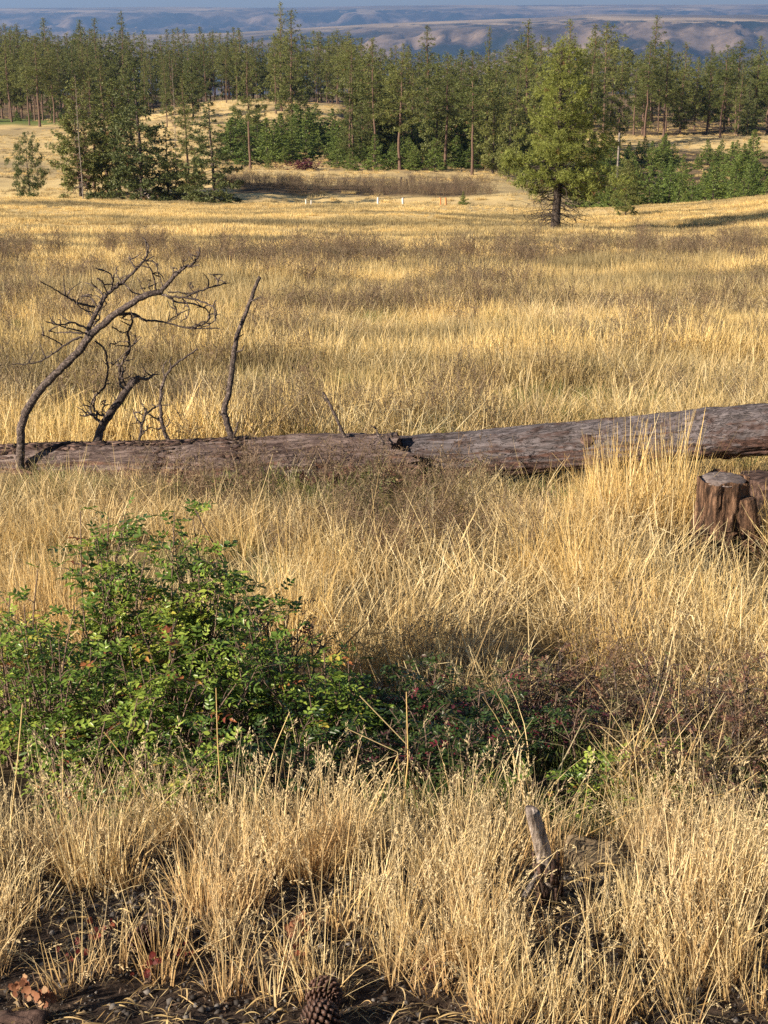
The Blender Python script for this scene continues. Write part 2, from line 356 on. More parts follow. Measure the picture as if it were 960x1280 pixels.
tag(obj('hills', mesh_from('hills', V, F, smooth_=True), M['hills']), 'blue hazy canyon hills with pale stubble plateaus on the horizon', None, kind='structure')

# ============================================================ trees
def rand_unit(rng, n):
    v = rng.normal(size=(n, 3)); return v/np.linalg.norm(v, axis=1)[:, None]
def tufts(mb, rng, C, D, size, npt, width, red=0.):
    """stars of needle blades at centres C pointing roughly along D"""
    n = len(C)
    if n == 0: return
    size = np.broadcast_to(size, n)
    c = np.repeat(C, npt, 0); d = np.repeat(D, npt, 0)*.55+rand_unit(rng, n*npt); d /= np.linalg.norm(d, axis=1)[:, None]
    L = np.repeat(size, npt)*rng.uniform(.6, 1.15, n*npt)
    s = np.cross(d, rand_unit(rng, n*npt)); s /= np.linalg.norm(s, axis=1)[:, None]+1e-9
    w = (width*L*rng.uniform(.7, 1.3, n*npt))[:, None]
    tip = c+d*L[:, None]; mid = c+d*(L*.45)[:, None]
    V = np.stack([c, mid-s*w, tip, mid+s*w], 1).reshape(-1, 3)
    F = np.arange(n*npt*4).reshape(-1, 4)
    g = np.repeat(np.clip(np.repeat(rng.uniform(0, 1, n), npt)*.7+rng.uniform(0, .3, n*npt), 0, 1), 4)
    r = np.repeat(np.repeat((rng.uniform(0, 1, n) < red).astype(float), npt), 4)
    mb.add(V, F, np.stack([g*0, g, r, g*0+1], 1))
def pine(seed, h, base, wid, prof, nb, tsize, npt=9, width=.16, r0=None, lean=0., dens=1., bend=0., dead_low=0, red=.01, sides=6, updown=(-.25, .75), cap=60, clus=0., lopk=.22, dn=1., wob=.12):
    """returns trunk mesh and crown mesh of a pine of height h; prof(t) gives the crown's outline, t = 0 at its foot"""
    rng = np.random.default_rng(seed); tr = MB(); cr = MB(); r0 = r0 or h*.0125
    zs = np.linspace(0, 1, 12); sway = np.cumsum(rng.normal(0, .06, (12, 2)), 0)*h*.05; sway -= sway[0]
    axis = np.stack([sway[:, 0]+lean*h*zs+bend*h*zs**2, sway[:, 1], zs*h-.4*(zs == 0)], 1)
    tube(tr, axis, r0*(1-zs)**.8+.012*h/20+r0*.35*np.exp(-zs*30), sides)
    ax = lambda z: np.array([np.interp(z, zs*h, axis[:, 0]), np.interp(z, zs*h, axis[:, 1]), z])
    az = rng.uniform(0, 6.28)
    lop = rng.uniform(0, 6.28)
    for b in range(nb):
        t = (b+rng.uniform(0, 1))/nb; z = h*(base+(1-base)*t*.985); az += 2.4+rng.normal(0, .5)
        L = wid*prof(t)*rng.uniform(.55, 1.18)*(1+lopk*math.cos(az-lop)+wob*math.sin(2*az+z*1.7+lop)+wob*.6*math.sin(z*3.1))
        if rng.uniform() > dens: continue
        el = updown[0]+(updown[1]-updown[0])*t+rng.normal(0, .16)
        o = ax(z); d = np.array([math.cos(az)*math.cos(el), math.sin(az)*math.cos(el), math.sin(el)])
        up = np.array([0, 0, rng.uniform(.0, .28)*L])
        p = np.stack([o, o+d*L*.5-up*.25, o+d*L+up*.5]); pl = spline(p, 5)
        tube(tr, pl, np.linspace(r0*.22*(1-.6*t)+.008, .006, 5), 3, cap=False)
        nt = max(4, int(dn*(L*L*.34/(tsize*tsize)+L/tsize*2))); nt = min(nt, cap)
        s = rng.uniform(.22, 1, nt)**.75; side = rng.normal(0, .17, nt)*L*np.sin(s*math.pi*.85+.25)
        sd = np.array([-d[1], d[0], 0]); q = np.stack([np.interp(s, np.linspace(0, 1, 5), pl[:, k]) for k in range(3)], 1)
        if clus:
            nc = max(2, int(L/.62)); idx_ = rng.integers(0, nt, nc); pick = idx_[rng.integers(0, nc, nt)]
            q = q[pick]+rng.normal(0, clus, (nt, 3))*np.array([1, 1, .7]); side = side[pick]
        C = q+sd*side[:, None]; C[:, 2] += rng.normal(0, .05, nt)*L+.02*L
        D = d+np.sign(side)[:, None]*sd*.4+np.array([0, 0, .35]); D /= np.linalg.norm(D, axis=1)[:, None]
        tufts(cr, rng, C, D, tsize*(1-.4*t)*rng.uniform(.75, 1.2, nt), npt, width, red)
    tufts(cr, rng, np.array([ax(h*.985), ax(h*.965)]), np.array([[0, 0, 1.], [0, 0, 1.]]), tsize*.8, npt, width)
    for b in range(dead_low):
        z = h*base*rng.uniform(.25, 1.3); a = rng.uniform(0, 6.28); L = wid*rng.uniform(.25, .75)
        o = ax(z); d = np.array([math.cos(a), math.sin(a), rng.uniform(-.5, .1)])
        p = spline(np.stack([o, o+d*L*.5, o+d*L+np.array([0, 0, -.12*L])]), 6); p[1:] += rng.normal(0, .03*L, (5, 3))
        tube(tr, p, np.linspace(r0*.14, .006, 6), 3, cap=False)
        for q in range(5):
            i = rng.integers(2, 6); e = p[i]+rng.normal(0, .22, 3)*L
            tube(tr, np.stack([p[i], (p[i]+e)/2+rng.normal(0, .03, 3), e]), [.018, .013, .007], 3, cap=False)
    return tr.mesh('trunk', True), cr.mesh('crown')
ponder = lambda t: (.45+.9*min(t*3, 1)**.7)*(1-t**1.6)**.95*.8+.04
column = lambda t: (.62+.38*min(t*4, 1))*(1-t)**.78+.035
conic = lambda t: (1-t)**.85+.04
bigprof = lambda t: (.62+.38*min(t*4, 1))*(1-max(t-.1, 0)/.9)**.72+.06
rounded = lambda t: (.6+.4*min(t*3, 1))*(1-t**2.6)**.7+.05
PR = {}
for i in range(5): PR['bare', i] = (pine(100+i, 22, .38+.06*(i % 3), 3.6+.5*(i % 2), ponder, 66, .46, 11, .09, clus=.24, r0=.20, dead_low=6), 22, 'needle', 'bark')
for i in range(4): PR['tall', i] = (pine(120+i, 22, .10+.05*(i % 3), 4.1, column, 96, .46, 11, .09, clus=.24, r0=.22, dead_low=4), 22, 'needle', 'bark')
for i in range(4): PR['fir', i] = (pine(140+i, 18, .04, 4.5+.5*(i % 2), conic, 96, .54, 9, .14, cap=80, updown=(-.35, .35), red=.02), 18, 'fir', 'darkbark')
for i in range(3): PR['open', i] = (pine(160+i, 15, .08, 4.0, column, 100, .46, 10, .13, cap=80, clus=.26, dead_low=6, red=.03), 15, 'needle', 'darkbark')
for i in range(4): PR['young', i] = (pine(180+i, 5, .0, 1.6, conic, 60, .27, 8, .15, updown=(.1, .8)), 5, 'young', 'darkbark')
for i in range(2): PR['dead', i] = (pine(200+i, 18, .12, 1.7, column, 60, .30, 5, .08, dens=.8, dead_low=26, r0=.085), 18, 'dead', 'snag')
for i in range(2): PR['sapling', i] = (pine(210+i, 9, .07, 2.8, rounded, 66, .36, 12, .10, clus=.2,dead_low=6, r0=.09), 9, 'needle', 'darkbark')
random.seed(5)
def tree(kind, px, Y, top, label, group=None, name='pine_tree', cat='tree', wx=1., var=None, lean=0, needle=None):
    """a tree standing at distance Y in column px whose tip reaches row top"""
    n = sum(1 for q in PR if q[0] == kind); (tm, cm), hh, nm, bm = PR[kind, (random.randrange(n) if var is None else var)]
    g = G(px, Y); h = P(px, top, Y).z - g.z; s = h/hh
    e = empty(name, g, random.uniform(0, 6.28), (s*wx*random.uniform(.92, 1.1), s*wx*random.uniform(.92, 1.1), s))
    if lean: e.rotation_euler = Euler((0, lean, 0)); 
    tag(e, label, cat, group)
    t = obj('trunk', tm, M[bm], e); c = obj('crown', cm, M[needle or nm], e)
    return e

# --- the clump on the left, behind the meadow's crest
CL = 'pines of the clump left of the meadow crest'
for a in [
 ('open', 101, 182, 98, 'bushy pine at the left edge of the clump, sunlit yellow-green', 1.0, 0),
 ('dead', 104, 178, 92, 'grey half-dead pine with bare needleless twigs in the left of the clump', .8, 0),
 ('tall', 118, 190, 84, 'tall pale-topped pine just right of the grey half-dead one', 1.3, 1),
 ('tall', 134, 188, 76, 'slender tall pine with a leaning lower trunk in the middle of the clump', 1.3, 2),
 ('open', 150, 183, 98, 'dense pine in the middle of the clump over a pale fallen trunk', 1.3, 1),
 ('fir', 178, 179, 77, 'dark tall conifer with a straight black trunk in the centre right of the clump', 1.35, 1),
 ('fir', 211, 180, 158, 'short bushy conifer between the black-trunked tree and the broad fir', 1.2, 2),
 ('tall', 236, 178, 95, 'upright pine with a thin reddish trunk behind the broad fir', 1.2, 0),
 ('fir', 266, 172, 124, 'broad full-skirted dark fir at the right end of the clump', 1.6, 0)]:
    tree(a[0], a[1], a[2], a[3], a[4], CL, wx=a[5], var=a[6])
tree('dead', 221, 225, 74, 'rust-brown dead pine rising behind the clump', None, 'dead_tree', wx=.8, var=1)
tree('sapling', 38, 166, 166, 'small open-branched pine alone in straw grass at the far left', None, wx=.78, var=0)
# --- the big open-grown pine and its neighbours
big = pine(79, 13.5, .22, 4.15, bigprof, 150, .36, 17, .055, r0=.33, dead_low=60, red=.02, sides=10, updown=(-.16, .8), cap=80, clus=.24, lopk=.30, wob=.20, dn=1.05)
PR['big', 0] = (big, 13.5, 'bigneedle', 'darkbark')
tree('big', 694, 93.5, 52, 'large bushy yellow-green pine with a short black trunk standing in the golden meadow', var=0, wx=1.0)
tree('sapling', 782, 112, 200, 'waist of green: bushy young pine right of the large meadow pine', var=1, wx=1.15)['label'] = 'bushy young pine just right of the large meadow pine'
tree('young', 579, 127, 239, 'knee-high round little pine at the crest left of the large meadow pine', wx=1.5)
# --- individual tall pines beyond
MID = 'tall pines beyond the crest'
for a in [
 ('bare', 313, 243, 56, 'tall pine with a long bare trunk standing apart above the green thicket', 1.0, 0),
 ('tall', 352, 400, 2, 'tallest spire of the forest, left of the reddish twin', .85, 0),
 ('tall', 366, 330, 11, 'very tall dark spire with a long reddish trunk, right of the tallest one', 1.05, 1),
 ('bare', 345, 395, 44, 'slim pine on the straw mound left of the two tallest spires', 1., 2),
 ('bare', 283, 430, 58, 'thin pine at the left end of the straw mound', .9, 1),
 ('bare', 441, 262, 56, 'pine with light left flank at the left end of the central grove', 1.0, 2),
 ('bare', 468, 250, 47, 'dark double-stemmed pine in the left of the central grove', 1.0, 3),
 ('bare', 500, 234, 66, 'broad-crowned pine with a pinkish bare trunk in the front of the central grove', 1.35, 3),
 ('tall', 535, 330, 31, 'tall round-topped pine rising above the central grove', 1.1, 0),
 ('bare', 556, 238, 66, 'full green pine in the middle of the central grove', 1.1, 1),
 ('bare', 590, 228, 62, 'dark pine with a tall black trunk in the front right of the central grove', 1.1, 4),
 ('bare', 574, 290, 62, 'pine half hidden behind the black-trunked pine', 1.0, 2),
 ('open', 616, 232, 108, 'narrow pale pine right of the black-trunked pine', .8, 2),
 ('open', 636, 226, 120, 'low-branched pine left of the large meadow pine', .9, 0),
 ('tall', 610, 320, 32, 'thin grey-topped pine above the right of the central grove', .6, 3),
 ('tall', 656, 300, 25, 'tall rounded pine behind the left of the large meadow pine', 1.1, 0),
 ('tall', 708, 310, 23, 'dark crown rising straight above the large meadow pine', 1.1, 3),
 ('bare', 754, 330, 28, 'tall pine with a long pale trunk right of the large meadow pine', 1.1, 1),
 ('tall', 738, 320, 30, 'pine just left of the long pale trunk', 1., 2),
 ('tall', 774, 320, 62, 'green pine above the thin grey pole', .9, 1),
 ('bare', 806, 345, 52, 'pine with a pinkish leaning trunk on the right straw bench', 1.1, 2),
 ('tall', 814, 420, 19, 'tall dark spire behind the right straw bench', 1.1, 0),
 ('bare', 829, 338, 50, 'pine with a straight lit trunk at the front of the right straw bench', 1.1, 0),
 ('tall', 850, 372, 52, 'dense pine just right of the straight lit trunk', 1., 3),
 ('tall', 883, 375, 55, 'slim pine in the middle of the right stand', .9, 2),
 ('bare', 900, 337, 56, 'pine with a dark-footed slim trunk at the front right of the straw bench', 1.2, 3),
 ('bare', 919, 372, 50, 'broad-topped pine behind the dark-footed slim trunk', 1.15, 1),
 ('fir', 933, 360, 98, 'narrow young fir among the right stand', .62, 1),
 ('tall', 944, 385, 44, 'bright-topped pine near the right edge', 1., 1),
 ('bare', 958, 365, 52, 'pine cut by the right edge of the view', 1.1, 4),
 ('bare', 15, 410, 50, 'pine with a dark trunk at the far left edge of the forest', 1.1, 0),
 ('bare', 50, 395, 44, 'broad-crowned pine with a pale trunk in the left forest', 1.2, 1),
 ('bare', 68, 400, 56, 'pine in front of the dark left forest beside the pale trunk', 1.0, 3),
 ('tall', 157, 430, 14, 'tall spire above the clump', .9, 0),
 ('tall', 108, 470, 24, 'dark round-topped pine on the left skyline', 1.0, 1),
 ('tall', 125, 480, 22, 'black blunt-topped pine on the left skyline', 1.1, 3),
 ('tall', 62, 470, 22, 'pointed pine on the skyline above the far left forest', 1.0, 2)]:
    tree(a[0], a[1], a[2], a[3], a[4], MID, wx=a[5]*1.18, var=a[6])
# --- the forest's back rows
SKY = pchip([-40, 0, 20, 50, 80, 108, 140, 170, 190, 230, 280, 320, 345, 400, 430, 460, 500, 520, 560, 590, 620, 655, 690, 740, 780, 840, 870, 900, 930, 960, 1000],
            [30, 30, 27, 38, 36, 32, 38, 33, 38, 31, 30, 40, 42, 36, 33, 42, 46, 56, 62, 62, 52, 36, 40, 38, 50, 57, 58, 57, 52, 50, 50])
rng = np.random.default_rng(9)
ORD = 'first second third fourth fifth sixth seventh eighth ninth tenth eleventh twelfth thirteenth fourteenth fifteenth sixteenth seventeenth eighteenth nineteenth twentieth'.split()
def row(n, px0, px1, Y0, Y1, dtop, kinds, label, group, wx=1., needle=None, jit=9):
    for i in range(n):
        px = px0+(px1-px0)*(i+rng.uniform(.1, .9))/n; Y = rng.uniform(Y0, Y1)
        tree(kinds[rng.integers(len(kinds))], px, Y, float(SKY(px))+dtop+rng.uniform(-4, jit), (label if n > 20 else ORD[i]+' from left: '+label), group, wx=wx*rng.uniform(.85, 1.15), needle=needle)
row(40, -30, 150, 470, 560, 4, ['tall', 'bare'], 'tall dark pine in the dense forest behind the left meadow', 'pines of the dense left forest', 1.3, 'fir')
row(20, -30, 130, 400, 450, 18, ['bare', 'tall'], 'pine with a bare lower trunk along the front of the left forest', 'front pines of the left forest', 1.1)
row(44, 150, 440, 480, 560, 4, ['tall', 'bare', 'tall'], 'dark pine in the forest wall behind the straw mound', 'pines behind the straw mound', 1.3, 'fir')
row(16, 180, 330, 455, 475, 18, ['tall', 'bare'], 'pine at the top edge of the straw mound', 'pines edging the straw mound', 1.)
row(8, 330, 440, 470, 480, 22, ['tall', 'bare'], 'pine at the shaded right edge of the straw mound', 'pines right of the straw mound', 1.)
row(40, 430, 700, 350, 470, 8, ['tall', 'bare'], 'pine in the background of the central grove', 'background pines of the central grove', 1.25)
row(20, 430, 690, 245, 300, 22, ['tall', 'bare', 'open'], 'slender pine standing within the central grove', 'pines within the central grove', 1.15, jit=34)
row(34, 690, 1000, 390, 470, 8, ['tall', 'bare'], 'pine in the dark back rows of the right forest', 'back pines of the right forest', 1.3, 'fir')
row(14, 760, 1000, 362, 385, 18, ['bare', 'tall'], 'pine in the front rows of the right forest', 'front pines of the right forest', 1.2)
row(4, 150, 250, 300, 420, 34, ['tall', 'open'], 'pine between the clump and the straw mound', 'pines behind the clump', 1.)
# --- young thickets
def thicket(n, px0, px1, Y0, Y1, h0, h1, label, group, wx=1.2, needle=None):
    for i, px in enumerate(np.sort(rng.uniform(px0, px1, n))):
        Y = rng.uniform(Y0, Y1); g = G(px, Y); v = rng.integers(4)
        (tm, cm), hh, nm, bm = PR['young', int(v)]; s = rng.uniform(h0, h1)/hh
        e = empty('young_pine', g, rng.uniform(0, 6.28), (s*wx, s*wx, s)); tag(e, label if n > 20 else ORD[i]+' from left: '+label, 'tree', group)
        obj('trunk', tm, M[bm], e); obj('crown', cm, M[needle or nm], e)
thicket(112, 285, 640, 262, 345, 2.8, 8, 'bright green young pine in the dense thicket below the straw mound', 'young pines of the green thicket', 1.7)
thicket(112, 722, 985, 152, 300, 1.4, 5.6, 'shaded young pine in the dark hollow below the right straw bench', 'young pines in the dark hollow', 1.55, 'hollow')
thicket(58, 420, 690, 232, 300, 3.0, 5.5, 'young green pine growing under the trunks of the central grove', 'young pines under the central grove', 1.5)
thicket(12, 330, 650, 235, 262, 1.8, 4.2, 'small dark pine at the near foot of the green thicket', 'small pines at the foot of the thicket', 1.0, 'fir')
thicket(14, 20, 110, 410, 440, 2.0, 3.5, 'green sapling at the foot of the left forest', 'saplings at the foot of the left forest', 1.3)
tree('young', 848, 160, 218, 'pointed little conifer in the near part of the dark hollow', wx=1.1)
for px, Y, t, l in [(718-5, 205, 232, 'low dark pine behind the foot of the large meadow pine'), (395, 196, 243, 'lone dwarf pine in the shaded strip beyond the crest'), (418, 196, 246, 'dwarf conifer right of the lone dwarf pine in the shaded strip')]:
    tree('young', px, Y, t, l, wx=1.3)
# pole, stakes, fallen trunks
def simple_post(name, px, Y, h, r, mat, label, cat, group=None, sides=8, tilt=0.):
    g = G(px, Y); mb = MB(); rr = np.random.default_rng(int(px))
    p = np.array([[0, 0, -.25], [0, 0, h*.3], [tilt*h*.6, 0, h*.7], [tilt*h, 0, h]]); p[1:, :2] += rr.normal(0, r*.12, (3, 2))
    tube(mb, p, [r*1.08, r, r*.96, r*.88], sides)
    return tag(obj(name, mb.mesh(name, False), M[mat], None, g), label, cat, group)
g = G(771, 235); simple_post('dead_pole', 771, 235, P(771, 166, 235).z-g.z, .17, 'snag', 'bare grey branchless pole standing in front of the right forest', 'dead tree')
simple_post('marker_post', 472.5, 127, .625, .09, 'white', 'white marker post at the crest, left one of the two white posts', 'post')
simple_post('marker_post', 503.5, 127, .61, .09, 'white', 'white marker post at the crest, right of the other white one', 'post')
simple_post('marker_post', 550.5, 127, .62, .085, 'orange', 'orange-topped marker post beside its darker orange twin', 'post')
simple_post('marker_post', 557, 127, .615, .10, 'orange', 'broader orange marker post, right of the pair', 'post')
simple_post('marker_post', 382.5, 126, .55, .06, 'white', 'short pale stake on the crest below the dwarf pines', 'post')
simple_post('marker_post', 389, 126, .5, .05, 'white', 'second short pale stake on the crest, slightly thinner', 'post')
simple_post('burnt_stub', 501, 206, 1.3, .16, 'darkbark', 'short black stub in the shaded strip beyond the white posts', 'stump', tilt=.05)
simple_post('burnt_stub', 509, 206, 1.0, .13, 'darkbark', 'lower black stub right of the taller one', 'stump', tilt=-.08)
mb = MB(); a = G(158, 186); b = G(190, 178)
p = spline([a+Vector((0, 0, 1.3)), (a+b)/2+Vector((0, 0, .95)), b+Vector((0, 0, .1))], 8)
tube(mb, p-np.array(a), np.linspace(.16, .24, 8), 7)
tag(obj('fallen_pine_tree', mb.mesh('fallen_pine', True), M['stake'], None, a), 'pale fallen trunk lying under the clump of pines', 'log')
# ============================================================ fallen logs
def log_disp(seed, amp=.10, plates=.05):
    ph = np.random.default_rng(seed).uniform(0, 6, 8)
    def f(s, th):
        r = 1+amp*.6*np.sin(2*th+ph[0]+s*3)+amp*.4*np.sin(3*th+ph[1]-s*5)
        r = r+amp*1.2*vnoise(s*16+ph[2], np.cos(th)*2+np.sin(th)*1.3, seed)
        r = r+plates*1.4*(1-3*np.abs(vnoise(s*9, th*9+s*2, seed+3)))+plates*.8*vnoise(s*70, th*14, seed+5)
        return r-.10*np.exp(-((th-1.1-ph[3]*.1)/.05)**2)*(s > .3)
    return f
def log_thing(label, stations, mat, seed, amp=.1, plates=.05, name='fallen_log', n=160, sides=72):
    """stations: (px, py centre, Y, radius px)"""
    pts = []; rad = []
    for px, py, Y, r in stations:
        q = P(px, py, Y); pts.append(q); rad.append(r/FPX*depth_of(Y, q.z))
    base = pts[0].copy(); base.z = float(H(base.x, base.y))
    e = tag(empty(name, base), label, 'log')
    c = spline(np.array(pts), n)-np.array(base); rr = spline(np.array([[r, 0, 0] for r in rad]), n)[:, 0]
    mb = MB(); tube(mb, c, rr, sides, log_disp(seed, amp, plates), cap=False)
    VV = mb.V[0]; ths = np.linspace(0, 2*math.pi, sides, endpoint=False)
    for ring, sg in ((0, -1), (n-1, 1)):               # splintered broken ends
        ax_ = (c[1]-c[0] if ring == 0 else c[-1]-c[-2]); ax_ = ax_/np.linalg.norm(ax_)
        VV[ring*sides:(ring+1)*sides] += ax_*(sg*(.10+.22*vnoise(ths*1.1+seed, ths*0+ring, seed)+.16*vnoise(ths*5, ths*0, seed+2)))[:, None]
        rim = VV[ring*sides:(ring+1)*sides].copy(); inner = c[ring]+(rim-c[ring])*.5+ax_*sg*rng.uniform(-.05, .05, (sides, 1)); ctr = c[ring]-ax_*sg*.03
        C = np.vstack([rim, inner, ctr[None]]); jj = np.arange(sides); kk = (jj+1) % sides
        mb.add(C, np.stack([jj, kk, sides+kk, sides+jj], 1)[:, ::sg]); mb.T.append(np.stack([sides+jj, sides+kk, np.full(sides, 2*sides)], 1)[:, ::sg]+mb.n-len(C))
    o = obj('trunk', mb.mesh('trunk', True), M[mat], e)
    return e, c, rr
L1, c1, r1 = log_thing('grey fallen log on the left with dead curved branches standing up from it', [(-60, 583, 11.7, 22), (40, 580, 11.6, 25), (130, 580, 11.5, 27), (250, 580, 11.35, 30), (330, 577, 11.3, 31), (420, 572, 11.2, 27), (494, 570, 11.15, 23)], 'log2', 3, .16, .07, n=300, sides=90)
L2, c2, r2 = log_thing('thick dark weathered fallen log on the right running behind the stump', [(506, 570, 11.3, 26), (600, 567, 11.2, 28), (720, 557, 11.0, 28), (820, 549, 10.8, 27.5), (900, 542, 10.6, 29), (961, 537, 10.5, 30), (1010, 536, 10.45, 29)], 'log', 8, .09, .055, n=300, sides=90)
# flaking bark plates on the left part of the first log and underside of the second
def bark_plates(parent, c, r, s0, s1, th0, th1, n, seed, mat):
    rg = np.random.default_rng(seed); mb = MB(); N = len(c)
    tan = np.gradient(c, axis=0); tan /= np.linalg.norm(tan, axis=1)[:, None]
    for _ in range(n):
        s = rg.uniform(s0, s1)*(N-1); i = int(s); th = rg.uniform(th0, th1)
        sd = np.cross(tan[i], [0, 0, 1.]); sd /= np.linalg.norm(sd); up = np.cross(sd, tan[i])
        nr = math.cos(th)*sd+math.sin(th)*up; tg = -math.sin(th)*sd+math.cos(th)*up
        o = c[i]+nr*r[i]*rg.uniform(.97, 1.04); l = rg.uniform(.02, .08); w = rg.uniform(.005, .016); t = rg.uniform(.002, .005)
        a = rg.normal(0, .3); u = tan[i]*math.cos(a)+tg*math.sin(a); v = np.cross(nr, u); tilt = nr*rg.uniform(-.006, .012)
        q = [o-u*l-v*w*.6, o-u*l*.2-v*w, o+u*l+tilt-v*w*.5, o+u*l*.8+tilt+v*w*.7, o-u*l*.1+v*w*1.1, o-u*l*.9+v*w*.5]
        V = np.array(q+[x+nr*t for x in q])
        F = [[6, 7, 10, 11], [7, 8, 9, 10]]+[[k, (k+1) % 6, 6+(k+1) % 6, 6+k] for k in range(6)]
        mb.add(V, F, (.5, rg.uniform(), .5, 1))
    o = obj('flaking_bark', mb.mesh('flaking_bark'), M[mat], parent); o['kind'] = 'stuff'; return o
bark_plates(L1, c1, r1, .05, .62, -2.8, 2.2, 4200, 4, 'rot')
bark_plates(L1, c1, r1, .62, 1., -2.2, -.4, 250, 6, 'rot')
bark_plates(L2, c2, r2, .0, 1., -2.9, -1.2, 900, 5, 'rot')
mb = MB(); i0 = 105; o_ = c2[i0]+np.array([0, -r2[i0]*.8, r2[i0]*.45])                # knot on the right log
tube(mb, [o_+np.array([0, .03, -.02]), o_+np.array([0, -.02, .0]), o_+np.array([0, -.045, .01])], [.065, .05, .028], 12, log_disp(9, .2, .1))
obj('knot', mb.mesh('knot', True), M['rot'], L2)

def branches(parent, base, name, strands, Y0, seed, mat='twig', fuzz=0):
    """strands: (pixel polyline, r0 px, r1 px, depth offset at the tip)"""
    rg = np.random.default_rng(seed); mb = MB(); B = np.array(base)
    for pl, ra, rb, dz in strands:
        m = len(pl); P3 = [np.array(P(x, y, Y0+dz*(k/(m-1))**1.2)) for k, (x, y) in enumerate(pl)]
        n = max(6, 5*m); c = spline(np.array(P3), n); sc = 1/FPX*depth_of(Y0, c[0][2])
        c[1:-1] += rg.normal(0, (.2 if ra > 3.5 else .32)*sc*min(ra, 4)**.5, (n-2, 3))
        if name == 'branch' and ra > 3.5:
            kn = 1+.16*vnoise(np.arange(n)*.9, np.zeros(n), seed)
        else: kn = 1+.25*vnoise(np.arange(n)*.7, np.zeros(n), seed)
        tube(mb, c-B, np.linspace(ra, rb, n)*sc*kn*(.80 if ra > 3.5 else .66), 12 if ra > 3 else 6)
        for _ in range(int(fuzz*m)):
            i = rg.integers(n//4, n); d = rg.normal(size=3); d[2] = abs(d[2])*.8; d /= np.linalg.norm(d)
            L = rg.uniform(4, 19)*sc; q = c[i]-B; bn = rg.normal(size=3)*.35
            tube(mb, spline([q, q+(d+bn*.3)*L*.55, q+(d+bn)*L], 5), np.linspace(min(ra, 1.1), .4, 5)*sc, 4)
    return obj(name, mb.mesh(name, True), M[mat], parent)
b1 = L1.location
branches(L1, b1, 'branch', [
 ([(25, 585), (26, 560), (28, 527), (39, 504), (54, 483), (77, 460), (100, 437), (113, 419), (137, 398), (155, 385), (180, 370), (200, 365)], 7, 4.6, .1)], 11.35, 1)
branches(L1, b1, 'branch', [
 ([(200, 366), (213, 351), (222, 341), (232, 334), (240, 331), (248, 320), (250, 309)], 3.6, 1, -.1),
 ([(108, 428), (111, 411), (121, 390), (129, 375), (140, 362), (155, 352), (170, 336), (182, 323), (186, 308), (178, 297)], 4.2, 1, .3),
 ([(170, 336), (164, 328), (161, 318)], 1.8, .8, .1), ([(152, 353), (147, 345), (145, 338)], 1.6, .7, .1),
 ([(184, 369), (167, 366), (157, 356), (152, 348)], 1.8, .8, .2), ([(139, 362), (141, 349), (135, 340), (121, 336)], 2, .8, -.2),
 ([(134, 367), (129, 354), (122, 347)], 1.8, .9, -.2), ([(126, 380), (127, 367), (119, 359), (107, 353)], 1.8, .8, .2),
 ([(122, 383), (113, 371), (104, 369), (101, 375)], 1.9, .8, .2), ([(119, 384), (98, 379), (85, 372), (72, 364), (50, 351)], 2.6, 1, -.3),
 ([(118, 392), (103, 386), (96, 380)], 1.8, .8, -.1), ([(109, 411), (90, 403), (77, 406), (57, 402)], 2.4, 1, -.2),
 ([(106, 416), (88, 411), (72, 406), (60, 403)], 1.8, .8, -.3), ([(104, 417), (88, 415), (75, 416), (61, 414)], 2, .8, .1),
 ([(103, 421), (93, 424), (77, 434), (57, 448), (39, 454), (14, 455)], 2.4, 1, -.2), ([(78, 431), (64, 423), (51, 418)], 1.7, .8, -.1),
 ([(116, 408), (124, 398), (126, 388), (133, 380)], 1.8, .8, .2), ([(120, 404), (113, 394), (110, 386)], 1.5, .7, .2)], 11.45, 2, fuzz=.8)
